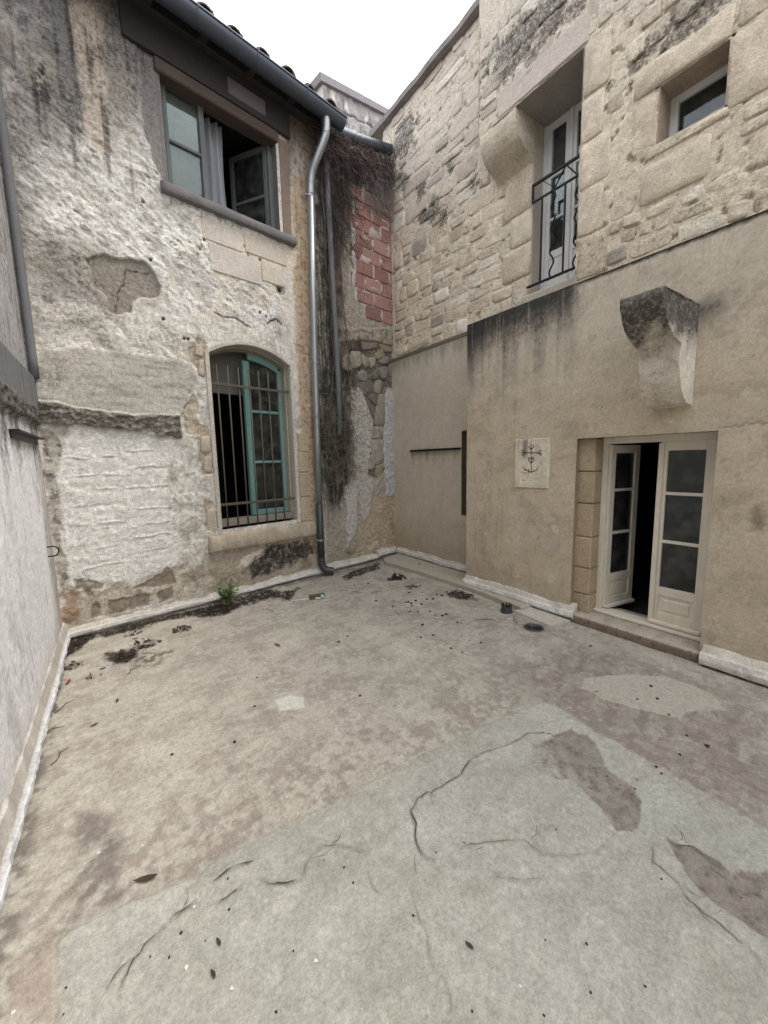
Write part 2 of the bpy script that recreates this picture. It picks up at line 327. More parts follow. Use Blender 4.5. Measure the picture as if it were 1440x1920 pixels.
class MB:
    """collects shapes (in a frame's u, v, n) for ONE mesh"""
    def __init__(s, frame=FLOOR):
        s.f = frame; s.v = []; s.q = []; s.c = []
    def add(s, pts, faces, col=None):
        b = len(s.v)
        s.v += [tuple(p) for p in pts]
        s.q += [tuple(i + b for i in f) for f in faces]
        if col is not None:
            s.c += [tuple(col)] * len(pts)
        return s
    def box(s, u0, u1, v0, v1, n0, n1, bev=0.0):
        b = min(bev, (u1 - u0) * .45, (v1 - v0) * .45, (n1 - n0) * .45)
        if b <= 0:
            P = [(u, v, n) for n in (n0, n1) for v in (v0, v1) for u in (u0, u1)]
            F = [(4, 5, 7, 6), (1, 0, 2, 3), (0, 1, 5, 4), (3, 2, 6, 7), (2, 0, 4, 6), (1, 3, 7, 5)]
            return s.add(P, F)
        P = []; us = (u0, u1); vs = (v0, v1); ns = (n0, n1)
        idx = {}
        for k in (0, 1):
            for j in (0, 1):
                for i in (0, 1):
                    su, sv, sn = (1, -1)[i], (1, -1)[j], (1, -1)[k]
                    for ax in range(3):
                        d = [b * su, b * sv, b * sn]; d[ax] = 0
                        idx[(i, j, k, ax)] = len(P)
                        P.append((us[i] + d[0], vs[j] + d[1], ns[k] + d[2]))
        F = []
        for ax in range(3):
            o1, o2 = [a for a in range(3) if a != ax]
            for sgn in (0, 1):
                ring = []
                for (a, c) in ((0, 0), (1, 0), (1, 1), (0, 1)):
                    t = [0, 0, 0]; t[ax] = sgn; t[o1] = a; t[o2] = c
                    ring.append(idx[(t[0], t[1], t[2], ax)])
                F.append(ring if (sgn == 1) == (ax != 1) else ring[::-1])
        for ax in range(3):                       # edges along ax
            o1, o2 = [a for a in range(3) if a != ax]
            for a in (0, 1):
                for c in (0, 1):
                    q = []
                    for e, face in ((0, o1), (1, o1), (1, o2), (0, o2)):
                        t = [0, 0, 0]; t[ax] = e; t[o1] = a; t[o2] = c
                        q.append(idx[(t[0], t[1], t[2], face)])
                    flip = ((a + c) % 2 == 0) != (ax == 1)
                    F.append(q[::-1] if flip else q)
        for i in (0, 1):
            for j in (0, 1):
                for k in (0, 1):
                    q = [idx[(i, j, k, 0)], idx[(i, j, k, 1)], idx[(i, j, k, 2)]]
                    F.append(q if (i + j + k) % 2 else q[::-1])
        return s.add(P, F)
    def prism(s, poly, n0, n1):
        k = len(poly)
        P = [(p[0], p[1], n0) for p in poly] + [(p[0], p[1], n1) for p in poly]
        F = [tuple(range(k, 2 * k)), tuple(range(k - 1, -1, -1))]
        F += [(i, (i + 1) % k, k + (i + 1) % k, k + i) for i in range(k)]
        a = sum(poly[i][0] * poly[(i + 1) % k][1] - poly[(i + 1) % k][0] * poly[i][1] for i in range(k))
        if a < 0:
            F = [f[::-1] for f in F]
        return s.add(P, F)
    def sweep(s, prof, path_fn, steps):
        """prof: list of 2-D points; path_fn(t, p) -> point"""
        k = len(prof); P = []
        for t in steps:
            P += [path_fn(t, p) for p in prof]
        F = []
        for i in range(len(steps) - 1):
            for j in range(k - 1):
                F.append((i * k + j, i * k + j + 1, (i + 1) * k + j + 1, (i + 1) * k + j))
        return s.add(P, F)
    def tube(s, pts, rad, seg=8, caps=True):
        pts = [np.array(p, float) for p in pts]
        n = len(pts); P = []
        rr = rad if hasattr(rad, '__len__') else [rad] * n
        ref = None
        for i, p in enumerate(pts):
            d = pts[min(i + 1, n - 1)] - pts[max(i - 1, 0)]
            d /= np.linalg.norm(d) + 1e-12
            if ref is None:
                ref = np.array([0, 0, 1.]) if abs(d[2]) < .9 else np.array([1., 0, 0])
            a = ref - d * np.dot(ref, d); a /= np.linalg.norm(a) + 1e-12
            ref = a
            b = np.cross(d, a)
            for k in range(seg):
                t = 2 * math.pi * k / seg
                P.append(p + (a * math.cos(t) + b * math.sin(t)) * rr[i])
        F = []
        for i in range(n - 1):
            for k in range(seg):
                k2 = (k + 1) % seg
                F.append((i * seg + k, i * seg + k2, (i + 1) * seg + k2, (i + 1) * seg + k))
        if caps:
            F.append(tuple(range(seg - 1, -1, -1))); F.append(tuple(range((n - 1) * seg, n * seg)))
        return s.add(P, F)
    def build(s, name, mat, parent=None, smooth=False, col=None):
        me = bpy.data.meshes.new(name)
        me.from_pydata([tuple(p) for p in s.f.pts(np.array(s.v))], [], s.q)
        bm = bmesh.new(); bm.from_mesh(me)
        bmesh.ops.recalc_face_normals(bm, faces=bm.faces)
        bm.to_mesh(me); bm.free()
        cols = s.c if s.c else None
        if col is not None:
            cols = col
        if cols is not None:
            set_col(me, np.array(cols, float))
        me.update()
        return link(name, me, mat, parent, smooth)
SAT = .90
def set_col(me, c, grime=None):
    """pigment per vertex; the alpha channel carries how much black lichen and grime grows there"""
    n = len(me.vertices)
    if c.ndim == 1:
        c = np.tile(c, (n, 1))
    if c.shape[1] == 4:
        grime = c[:, 3]; c = c[:, :3]
    if grime is None:
        grime = np.zeros(n)
    lum = c @ np.array([.3, .55, .15]); c = lum[:, None] + (c - lum[:, None]) * SAT
    at = me.attributes.new('col', 'FLOAT_COLOR', 'POINT')
    at.data.foreach_set('color', np.hstack([np.clip(c, 0.004, .9), np.clip(grime, 0, 1).reshape(n, 1)]).astype(np.float32).ravel())

def sheet(name, frame, us, vs, H, C, keep, mat, parent=None, L=None):
    """a dense relief: one vertex per (u, v) with its own height and pigment"""
    nv, nu = H.shape
    U, V = np.meshgrid(us, vs)
    P = frame.pts(np.stack([U.ravel(), V.ravel(), H.ravel()], 1))
    i = np.arange(nv * nu).reshape(nv, nu)
    Q = np.stack([i[:-1, :-1], i[:-1, 1:], i[1:, 1:], i[1:, :-1]], -1)
    if keep is not None:
        Q = Q[keep]
    Q = Q.reshape(-1, 4)
    if frame.flip:
        Q = Q[:, ::-1]
    used = np.zeros(nv * nu, bool); used[Q.ravel()] = True
    remap = np.cumsum(used) - 1
    P = P[used]; Cc = C.reshape(-1, 3)[used]; Q = remap[Q]
    me = bpy.data.meshes.new(name)
    me.vertices.add(len(P)); me.vertices.foreach_set('co', P.astype(np.float32).ravel())
    me.loops.add(Q.size); me.loops.foreach_set('vertex_index', Q.astype(np.int32).ravel())
    me.polygons.add(len(Q)); me.polygons.foreach_set('loop_start', np.arange(0, Q.size, 4, dtype=np.int32))
    me.update(calc_edges=True)
    set_col(me, Cc, None if L is None else L.ravel()[used])
    return link(name, me, mat, parent, True)
class Relief:
    """working arrays for a sheet"""
    def __init__(s, us, vs, base, seed):
        s.us = np.array(us); s.vs = np.array(vs)
        s.U, s.V = np.meshgrid(s.us, s.vs)
        s.H = np.zeros(s.U.shape); s.C = np.tile(np.array(base, float), s.U.shape + (1,)); s.L = np.zeros(s.U.shape)
        s.seed = seed
        s.wu = fbm(s.U * 7, s.V * 7, 4, seed + 40); s.wv = fbm(s.U * 7, s.V * 7, 4, seed + 60)
    def mask(s, poly, feather=.02, warp=.03):
        d = sdf(s.U + warp * s.wu, s.V + warp * s.wv, poly)
        return sstep(feather, -feather, d)
    def paint(s, m, col, amt=1.0):
        m = (m * amt)[..., None]
        s.C = s.C * (1 - m) + np.array(col) * m
    def mul(s, f):
        s.C = s.C * f[..., None]
    def crack(s, line, width=.006, depth=.006, col=None, warp=.008, amt=1.0):
        d = pdist(s.U + warp * fbm(s.U * 25, s.V * 25, 3, s.seed + 5), s.V + warp * fbm(s.U * 25, s.V * 25, 3, s.seed + 8), line)
        m = sstep(width, width * .3, d)
        s.H -= depth * m
        if col is not None:
            s.paint(m, col, amt)
    def grain(s, a, b):
        s.mul(np.clip(1 + a * 1.7 * fbm(s.U * 26, s.V * 26, 3, s.seed + 90) + b * 1.7 * fbm(s.U * 70, s.V * 70, 2, s.seed + 95), .3, 1.8))
    def flakes(s, m, f, step, seed, cols, amt, gain=.55):
        """coats of plaster or wash that have come away along broken edges"""
        n = fbm(s.U * f, s.V * f, 6, seed, gain)
        for k, t in enumerate((-.12, .02, .13, .24)):
            e = sstep(t, t + .018, n) * m
            s.H += e * step
            s.paint(e, cols[k % len(cols)], amt)
    def cells(s):
        return (s.us[:-1] + s.us[1:]) / 2, (s.vs[:-1] + s.vs[1:]) / 2

# ------------------------------------------------------------------ helpers: materials
def base_mat(name):
    m = bpy.data.materials.new(name); m.use_nodes = True
    nt = m.node_tree; nt.nodes.clear()
    out = nt.nodes.new('ShaderNodeOutputMaterial'); b = nt.nodes.new('ShaderNodeBsdfPrincipled')
    nt.links.new(b.outputs[0], out.inputs[0])
    return m, nt, b
def noise_node(nt, vec, scale, detail=5, rough=.6):
    n = nt.nodes.new('ShaderNodeTexNoise')
    n.inputs['Scale'].default_value = scale; n.inputs['Detail'].default_value = detail; n.inputs['Roughness'].default_value = rough
    nt.links.new(vec, n.inputs['Vector'])
    return n.outputs['Fac']
def math_node(nt, op, a, b):
    n = nt.nodes.new('ShaderNodeMath'); n.operation = op
    for k, x in enumerate((a, b)):
        if isinstance(x, (int, float)): n.inputs[k].default_value = x
        else: nt.links.new(x, n.inputs[k])
    return n.outputs[0]
def vary(nt, colsock, parts):
    """multiply a colour by fine noise: parts = [(noise socket, amount)]"""
    f = None
    for nz, amt in parts:
        t = math_node(nt, 'MULTIPLY_ADD', nz, amt); t.node.inputs[2].default_value = 1 - amt * .5
        f = t if f is None else math_node(nt, 'MULTIPLY', f, t)
    mx = nt.nodes.new('ShaderNodeVectorMath'); mx.operation = 'SCALE'
    nt.links.new(colsock, mx.inputs[0]); nt.links.new(f, mx.inputs['Scale'])
    return mx.outputs[0]
def mat_relief(name, rough=.9, coarse=(22, .5), fine=(130, .5), grit=(420, .3), bump=.5, dist=.006, spec=.25):
    """mineral surface: pigment from the mesh, grain and fine relief from noise"""
    m, nt, b = base_mat(name)
    at = nt.nodes.new('ShaderNodeAttribute'); at.attribute_name = 'col'
    g = nt.nodes.new('ShaderNodeNewGeometry'); p = g.outputs['Position']
    n1 = noise_node(nt, p, coarse[0], 6); n2 = noise_node(nt, p, fine[0], 5); n3 = noise_node(nt, p, grit[0], 3)
    c = vary(nt, at.outputs['Color'], [(n1, coarse[1]), (n2, fine[1]), (n3, grit[1])])
    n4 = noise_node(nt, p, 38, 7, .68)                     # lichen and grime grow in speckles
    n4 = math_node(nt, 'ADD', math_node(nt, 'MULTIPLY', n4, 2.0), math_node(nt, 'MULTIPLY', n1, .7))
    t = math_node(nt, 'ADD', math_node(nt, 'MULTIPLY', at.outputs['Alpha'], .85), math_node(nt, 'SUBTRACT', n4, 1.77))
    t = math_node(nt, 'MULTIPLY', t, 2.1); t.node.use_clamp = True
    t = math_node(nt, 'MULTIPLY', t, .80)
    mx = nt.nodes.new('ShaderNodeMixRGB'); mx.inputs['Color2'].default_value = (.032, .031, .029, 1)
    nt.links.new(t, mx.inputs['Fac']); nt.links.new(c, mx.inputs['Color1'])
    nt.links.new(mx.outputs[0], b.inputs['Base Color'])
    b.inputs['Roughness'].default_value = rough; b.inputs['Specular IOR Level'].default_value = spec
    h = math_node(nt, 'ADD', math_node(nt, 'MULTIPLY', n1, .7), math_node(nt, 'ADD', math_node(nt, 'MULTIPLY', n2, .5), math_node(nt, 'MULTIPLY', n3, .18)))
    bp = nt.nodes.new('ShaderNodeBump'); bp.inputs['Strength'].default_value = bump; bp.inputs['Distance'].default_value = dist
    nt.links.new(h, bp.inputs['Height']); nt.links.new(bp.outputs[0], b.inputs['Normal'])
    return m
def mat_plain(name, col, rough=.6, metal=0.0, var=.25, scale=30, bump=.15, dist=.003, spec=.4, stretch=None, col2=None):
    m, nt, b = base_mat(name)
    g = nt.nodes.new('ShaderNodeNewGeometry'); p = g.outputs['Position']
    if stretch:
        mp = nt.nodes.new('ShaderNodeMapping'); mp.inputs['Scale'].default_value = stretch
        nt.links.new(p, mp.inputs['Vector']); p = mp.outputs[0]
    n1 = noise_node(nt, p, scale, 6); n2 = noise_node(nt, p, scale * 7, 4)
    if col2 is not None:
        rp = nt.nodes.new('ShaderNodeValToRGB')
        rp.color_ramp.elements[0].position = .42; rp.color_ramp.elements[1].position = .62
        rp.color_ramp.elements[0].color = (*col, 1); rp.color_ramp.elements[1].color = (*col2, 1)
        nt.links.new(n1, rp.inputs[0]); src = rp.outputs[0]
    else:
        rg = nt.nodes.new('ShaderNodeRGB'); rg.outputs[0].default_value = (*col, 1); src = rg.outputs[0]
    nt.links.new(vary(nt, src, [(n1, var), (n2, var * .7)]), b.inputs['Base Color'])
    b.inputs['Roughness'].default_value = rough; b.inputs['Metallic'].default_value = metal; b.inputs['Specular IOR Level'].default_value = spec
    h = math_node(nt, 'ADD', n1, math_node(nt, 'MULTIPLY', n2, .4))
    bp = nt.nodes.new('ShaderNodeBump'); bp.inputs['Strength'].default_value = bump; bp.inputs['Distance'].default_value = dist
    nt.links.new(h, bp.inputs['Height']); nt.links.new(bp.outputs[0], b.inputs['Normal'])
    return m
def mat_glass(name, tint=(.75, .8, .8), dirt=.12, ior=1.6):
    m = bpy.data.materials.new(name); m.use_nodes = True
    nt = m.node_tree; nt.nodes.clear()
    out = nt.nodes.new('ShaderNodeOutputMaterial')
    tr = nt.nodes.new('ShaderNodeBsdfTransparent'); tr.inputs[0].default_value = (*tint, 1)
    gl = nt.nodes.new('ShaderNodeBsdfGlossy'); gl.inputs['Roughness'].default_value = .04; gl.inputs[0].default_value = (.9, .95, 1, 1)
    fr = nt.nodes.new('ShaderNodeFresnel'); fr.inputs[0].default_value = ior
    m1 = nt.nodes.new('ShaderNodeMixShader')
    nt.links.new(fr.outputs[0], m1.inputs[0]); nt.links.new(tr.outputs[0], m1.inputs[1]); nt.links.new(gl.outputs[0], m1.inputs[2])
    df = nt.nodes.new('ShaderNodeBsdfDiffuse'); df.inputs[0].default_value = (.4, .39, .36, 1)
    g = nt.nodes.new('ShaderNodeNewGeometry'); nz = noise_node(nt, g.outputs['Position'], 9, 6)
    f = math_node(nt, 'SUBTRACT', nz, .46); f.node.use_clamp = True; f = math_node(nt, 'ADD', math_node(nt, 'MULTIPLY', f, dirt * 5), dirt * .3)
    m2 = nt.nodes.new('ShaderNodeMixShader')
    nt.links.new(f, m2.inputs[0]); nt.links.new(m1.outputs[0], m2.inputs[1]); nt.links.new(df.outputs[0], m2.inputs[2])
    nt.links.new(m2.outputs[0], out.inputs[0])
    return m

M_HARL = mat_relief('weathered_plaster', coarse=(22, .6), fine=(80, 1.1), grit=(230, .9), bump=.85, dist=.010)
M_STONE = mat_relief('limestone', coarse=(18, .5), fine=(70, .9), grit=(220, .8), bump=.9, dist=.013)
M_REND = mat_relief('smooth_render', coarse=(6, .4), fine=(48, .5), grit=(170, .7), bump=.5, dist=.005)
M_FLOOR = mat_relief('cement_floor', coarse=(15, .22), fine=(62, .7), grit=(170, .9), bump=.9, dist=.006)
M_KERB = mat_relief('lime_mortar', coarse=(18, .5), fine=(80, .8), grit=(220, .6), bump=.7, dist=.007)
M_ZINC = mat_plain('zinc', S(150, 154, 156), .42, .75, .35, 12, .08, .002, stretch=(1, 1, .25))
M_ZINCD = mat_plain('dark_zinc', S(88, 94, 104), .5, .55, .3, 14, .1, .002)
M_CAST = mat_plain('cast_iron_pipe', S(72, 74, 76), .5, .5, .3, 20, .1, .002)
M_FIBRE = mat_plain('grey_pipe', S(104, 104, 106), .8, 0, .5, 10, .2, .003, stretch=(1, 1, .3))
M_IRON = mat_plain('black_iron', S(30, 30, 33), .5, .4, .3, 40, .1, .002)
M_RUST = mat_plain('old_iron', S(92, 84, 74), .8, .2, .5, 45, .3, .002)
M_TEAL = mat_plain('teal_paint', S(108, 146, 140), .55, 0, .3, 30, .15, .002, stretch=(1, 1, .2))
M_TEALD = mat_plain('dark_teal_paint', S(94, 98, 98), .6, 0, .45, 30, .15, .002, stretch=(1, 1, .2))
M_WHITE = mat_plain('white_paint', S(220, 212, 196), .55, 0, .4, 16, .15, .002, stretch=(1, 1, .2))
M_WHITE2 = mat_plain('cool_white_paint', S(212, 212, 210), .5, 0, .15, 22, .12, .002, stretch=(1, 1, .2))
M_WOOD = mat_plain('old_wood', S(80, 69, 63), .85, 0, .6, 16, .4, .004, stretch=(.3, 1, 1))
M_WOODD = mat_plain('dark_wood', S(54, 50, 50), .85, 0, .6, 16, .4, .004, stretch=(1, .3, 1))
M_TILE = mat_plain('clay_tile', S(112, 88, 78), .85, 0, .5, 14, .3, .004, col2=S(82, 78, 76))
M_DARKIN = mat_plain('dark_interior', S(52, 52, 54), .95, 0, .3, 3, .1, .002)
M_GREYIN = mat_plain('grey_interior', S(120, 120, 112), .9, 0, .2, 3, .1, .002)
M_GLASS = mat_glass('window_glass', (.72, .76, .75), .10, 1.42)
M_GLASSD = mat_glass('dusty_glass', (.5, .55, .55), .12, 1.4)
M_CURT = mat_plain('curtain_cloth', S(150, 152, 158), .95, 0, .2, 20, .2, .003)
M_BLIND = mat_plain('cream_blind', S(196, 196, 180), .8, 0, .1, 8, .1, .002)
M_TWIG = mat_plain('dry_twig', S(98, 80, 72), .9, 0, .6, 60, .3, .002)
M_VINE = mat_plain('dead_vine', S(128, 108, 102), .95, 0, 1.0, 7, .2, .002)
M_LEAFD = mat_plain('dead_leaf', S(66, 54, 44), .85, 0, .7, 40, .3, .002)
M_LEAFR = mat_plain('red_leaf', S(140, 62, 44), .8, 0, .5, 40, .3, .002)
M_LITTER = mat_plain('leaf_litter', S(60, 49, 40), .95, 0, .9, 30, .3, .003)
M_PELLET = mat_plain('dry_fruit', S(44, 36, 32), .8, 0, .5, 90, .3, .002)
M_WEED = mat_plain('weed_leaf', S(112, 128, 84), .7, 0, .5, 25, .2, .002)
M_CHIP = mat_plain('white_chip', S(225, 222, 215), .8, 0, .2, 60, .3, .002)
M_CARD = mat_plain('brown_card', S(92, 78, 50), .8, 0, .3, 50, .2, .002)
M_BLUE = mat_plain('pale_blue_plastic', S(170, 205, 215), .35, 0, .1, 30, .05, .001)

# ================================================================== the setting: floor and kerbs
def graded(a, b, d0, d1):
    out = [a]; 
    while out[-1] < b:
        t = (out[-1] - a) / (b - a)
        out.append(out[-1] + d0 + (d1 - d0) * max(0, min(1, t)))
    return np.array(out)
DRAIN = (3.18, 2.09, .075)
def wander(line, seed, amp=.007):
    out = []
    for p, q in zip(line[:-1], line[1:]):
        n = max(2, int(math.hypot(q[0] - p[0], q[1] - p[1]) / .008))
        out += [(p[0] + (q[0] - p[0]) * t / n, p[1] + (q[1] - p[1]) * t / n) for t in range(n)]
    out.append(line[-1]); X = np.array(out)
    X[:, 0] += amp * 2.0 * fbm(X[:, 0] * 24, X[:, 1] * 24, 5, seed, .65); X[:, 1] += amp * 2.0 * fbm(X[:, 0] * 24, X[:, 1] * 24, 5, seed + 5, .65)
    for _ in range(1): X[1:-1] = (X[:-2] + 2 * X[1:-1] + X[2:]) / 4
    return [tuple(x) for x in X]
CRS = {k: wander(v, 900 + i * 3) for i, (k, v) in enumerate(CR.items())}
_rb = random.Random(3)
BRANCH = {}
for k_ in ('c1', 'c3', 'c2', 'c9', 'c5c', 'c1b'):                     # short side cracks
    ln = CRS[k_]
    for q_ in range(5 if k_ in ('c1', 'c3') else 3):
        i = _rb.randrange(3, len(ln) - 3); dx, dy = ln[i + 2][0] - ln[i - 2][0], ln[i + 2][1] - ln[i - 2][1]
        a = math.atan2(dy, dx) + _rb.choice((-1, 1)) * _rb.uniform(.5, 1.2); L_ = _rb.uniform(.03, .11)
        BRANCH['b%s%d' % (k_, q_)] = wander([ln[i], (ln[i][0] + L_ * .5 * math.cos(a), ln[i][1] + L_ * .5 * math.sin(a)), (ln[i][0] + L_ * math.cos(a + .4), ln[i][1] + L_ * math.sin(a + .4))], 970 + q_, .006)
def make_floor():
    us = np.concatenate([np.arange(-.62, -.45, .02), np.arange(-.45, 2.8, .0056), np.arange(2.8, 4.06, .011)])
    vs = np.concatenate([np.arange(-1.5, 0, .03), graded(0, 5.45, .0050, .016)])
    R = Relief(us, vs, S(178, 170, 154), 1)
    U, V = R.U, R.V
    big = fbm(U * 1.1, V * 1.1, 4, 3); mid = fbm(U * 4, V * 4, 5, 7); fin = fbm(U * 17, V * 17, 4, 9); vf = fbm(U * 45, V * 45, 3, 12)
    ani = fbm(U * 3 + V * 2, V * 11 - U * 4, 4, 15)
    patch = R.mask(FL['patch'], .005, .014)
    pd = sdf(U + .014 * R.wu, V + .014 * R.wv, FL['patch'])
    patch = patch * np.clip(1 - .8 * sstep(-.09, .0, pd) * sstep(.16, .24, fin + .6 * mid), 0, 1)
    b1 = np.array(FL['blob1']).mean(0)
    fade = np.clip(sstep(-.30, .02, (U - b1[0]) + .25 * (b1[1] - V) + .15 * mid + .1 * fin), 0, 1)
    blobs = np.clip(R.mask(FL['blob1'], .008, .03) * fade + R.mask(FL['blob2'], .008, .03), 0, 1)
    blobs *= .75 + .25 * sstep(-.25, .25, fin + .5 * mid)
    pud = R.mask(FL['puddle'], .008, .05)
    R.H += .010 * big + .004 * mid + .0022 * fin * (1 - .6 * patch) + .0012 * ani
    trow = fbm(U * 3 + 1.5 * fbm(U * 1.5, V * 1.5, 3, 18), V * 8 + 2 * fbm(U * 1.3, V * 1.3, 3, 19), 4, 20)
    R.H += patch * .006 * trow
    R.H += patch * .007 - patch * blobs * .008 + pud * .004
    # old floor: mottled beige, worn pink-brown, greenish grey
    R.paint(sstep(-.1, .4, mid + .5 * fin + .3 * vf), S(156, 147, 133), .7)
    R.paint(sstep(.05, .5, big + .35 * fin), S(194, 188, 170), .55)
    R.paint(sstep(.12, .45, fbm(U * 2.2, V * 2.2, 4, 21) + .3 * fin), S(170, 158, 143), .45)
    R.paint(sstep(.0, .5, ani + .5 * vf), S(150, 140, 126), .4)
    sp = sstep(.22, .42, fin * .6 + vf * .6)
    br = R.mask(FL['brown'], .18, .15); br2 = R.mask(FL['brown2'], .12, .1)
    R.paint(br, S(146, 135, 123), .6)
    R.paint(br * sstep(-.1, .35, ani + .5 * fin), S(108, 98, 89), .55)
    R.paint(br * sstep(.25, .5, mid - .3 * fin), S(170, 160, 148), .5)
    R.paint(br2 * sstep(-.2, .4, fin + .5 * vf), S(148, 134, 121), .45)
    R.paint(sp, S(138, 128, 115), .28)
    R.paint(sstep(.2, .5, fbm(U * 21, V * 21, 3, 31)), S(196, 190, 174), .45)
    sc1 = fbm(U * 5 + .8 * ani, V * 7, 6, 33, .62); sc2 = fbm(U * 7, V * 5 + .8 * ani, 6, 36, .62)
    R.paint(sstep(.10, .15, sc1), S(202, 197, 183), .24); R.paint(sstep(.12, .20, sc2), S(142, 131, 118), .2); R.H += .0015 * sstep(.10, .15, sc1)
    R.paint(sstep(.9, .0, np.abs(pd)) * sstep(.0, .03, pd) * sstep(-.1, .3, fin + mid), S(144, 130, 118), .6)
    R.paint(sstep(.0, .02, pd) * sstep(1.2, .1, pd) * sstep(1.9, 2.3, U) * (.6 + .4 * sstep(-.2, .3, fin + mid)), S(132, 121, 110), .55)
    rc = R.mask(FL['rect'], .03, .03) * sstep(-.35, .2, mid + fin * .7 + .15)
    R.paint(rc, S(116, 104, 97), .75)
    R.paint(R.mask(FL['rect2'], .03, .02), S(164, 146, 134), .7)
    R.paint(R.mask(FL['spot'], .008, .02), S(206, 204, 190), .85)
    # screed patch
    pc = np.tile(S(166, 163, 150), U.shape + (1,))
    m1 = sstep(-.3, .5, fbm(U * 1.6, V * 1.6, 5, 41))[..., None]; pc = pc * (1 - .5 * m1) + S(181, 179, 168) * .5 * m1
    m2 = sstep(.1, .5, fbm(U * 2.5 + .6 * fin, V * 2.5, 4, 45))[..., None]; pc = pc * (1 - .4 * m2) + S(152, 149, 135) * .4 * m2
    m3 = sstep(.15, .5, fbm(U * 5, V * 5, 4, 48) + .3 * vf)[..., None]; pc = pc * (1 - .35 * m3) + S(150, 147, 128) * .35 * m3
    swirl = np.sin((U * 9 + 3.0 * fbm(U * 2, V * 2, 4, 50)) * 3) * np.exp(-((U - .9) ** 2 + (V - .7) ** 2) / .35)
    pc *= (1 + .035 * swirl)[..., None]
    pc *= (1 + .14 * trow + .10 * fin)[..., None]
    rb_ = sstep(.12, .16, fbm(U * 3.2, V * 3.2, 6, 55, .6)) - sstep(.20, .24, fbm(U * 3.2, V * 3.2, 6, 55, .6)); pc *= (1 + .10 * rb_)[..., None]; R.H += .0015 * rb_ * patch
    pp = patch * (1 - blobs * .95)
    R.C = R.C * (1 - pp[..., None]) + pc * pp[..., None]
    R.paint(patch * blobs, S(122, 111, 98), .85)
    R.paint(patch * blobs * sp, S(96, 86, 76), .7)
    R.paint(pud, S(176, 168, 153), .9)
    R.paint(pud * sstep(.25, .5, fin), S(150, 142, 128), .5)
    # soil and leaf mould
    R.paint(R.mask(FL['stain'], .06, .08) * sstep(-.3, .25, fin + .4 * ani), S(92, 84, 66), .8)
    R.paint(R.mask(FL['stainD'], .03, .06), S(52, 44, 38), .85)
    for k in ('corner', 'strip', 'strip2', 'dirt3', 'dirt4'):
        m = R.mask(FL[k], .03, .10) * sstep(-.30, .0, fin + .5 * vf + .1)
        R.paint(m, S(46, 40, 34), .95); R.H += m * .008 * (1 + vf)
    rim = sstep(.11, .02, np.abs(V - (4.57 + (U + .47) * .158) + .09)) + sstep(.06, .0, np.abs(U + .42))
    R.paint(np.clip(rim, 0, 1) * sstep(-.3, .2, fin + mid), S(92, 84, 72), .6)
    # cracks and lifted lips
    for k, w, d in (('c1', .010, .007), ('c3', .009, .007), ('c2', .006, .003), ('c1b', .006, .002), ('c4', .010, .009), ('c5', .007, .004), ('c5b', .007, .006),
                    ('c5c', .006, .004), ('c6', .006, .005), ('c7', .006, .002), ('c8', .007, .003), ('c9', .008, .005), ('c10', .005, .003), ('c11', .006, .003)):
        R.crack(CR[k], .012, d * .25, S(112, 105, 94), .006, .35 if d > .003 else .2)
        dd = pdist(U, V, CR[k])
        if d > .002:
            sdd, sg = sdist(U, V, CRS[k])
            R.H += d * 1.1 * sstep(.09, .0, sdd) * (sg > 0) * (dd < .12)
    lum_ = (R.C @ np.array([.3, .55, .15]))[..., None]; R.C = lum_ + (R.C - lum_) * .90
    R.grain(.07, .08)
    dr = np.hypot(U - DRAIN[0], V - DRAIN[1])
    R.paint(sstep(.14, .07, dr), S(110, 100, 90), .8)
    cu, cv = R.cells()
    keep = ~(np.hypot(cu[None, :] - DRAIN[0], cv[:, None] - DRAIN[1]) < DRAIN[2])
    o = sheet('terrace_floor', FLOOR, us, vs, R.H, R.C, keep, M_FLOOR)
    tag(o, 'cracked cement terrace floor with grey screed patch', None, None, 'structure')
    return R, o
FR, floor_obj = make_floor()
def floor_z(x, y):
    i = int(np.clip(np.searchsorted(FR.us, x), 0, len(FR.us) - 1)); j = int(np.clip(np.searchsorted(FR.vs, y), 0, len(FR.vs) - 1))
    return float(FR.H[j, i])
M_CRACK = mat_plain('crack_dirt', S(78, 71, 62), .98, 0, .5, 60, .2, .002)
WID = dict(c1=.0050, c3=.0046, c4=.0060, c5=.003, c5b=.004, c5c=.0026, c6=.003, c9=.0042, c2=.0022, c1b=.0014, c7=.0012, c8=.0018, c10=.0016, c11=.0016)
for ci, (k_, ln) in enumerate(list(CRS.items()) + list(BRANCH.items())):
    P = []; L_ = len(ln)
    for i, (x, y) in enumerate(ln):
        a = ln[max(i - 1, 0)]; b = ln[min(i + 1, L_ - 1)]; dx, dy = b[0] - a[0], b[1] - a[1]; q = math.hypot(dx, dy) + 1e-9
        w = WID.get(k_, .0022) * .8 * max(.08, .7 + 2.2 * float(fbm(i * .09, ci * 3.3, 3, 950))) * min(1, 6 * min(i, L_ - 1 - i) / L_ + .05)
        z = max(floor_z(x - dy / q * .006, y + dx / q * .006), floor_z(x + dy / q * .006, y - dx / q * .006), floor_z(x, y))
        P += [(x - dy / q * w * .5, y + dx / q * w * .5, z + .0012), (x + dy / q * w * .5, y - dx / q * w * .5, z + .0012)]
    mc = MB(); mc.add(P, [(2 * i, 2 * i + 1, 2 * i + 3, 2 * i + 2) for i in range(L_ - 1)]); mc.build('crack', M_CRACK, floor_obj)
g = MB(); g.add([(-60, -60, -.08), (60, -60, -.08), (60, 60, -.08), (-60, 60, -.08)], [(0, 1, 2, 3)])
tag(g.build('ground', M_KERB, col=S(150, 142, 130)), kind='structure')

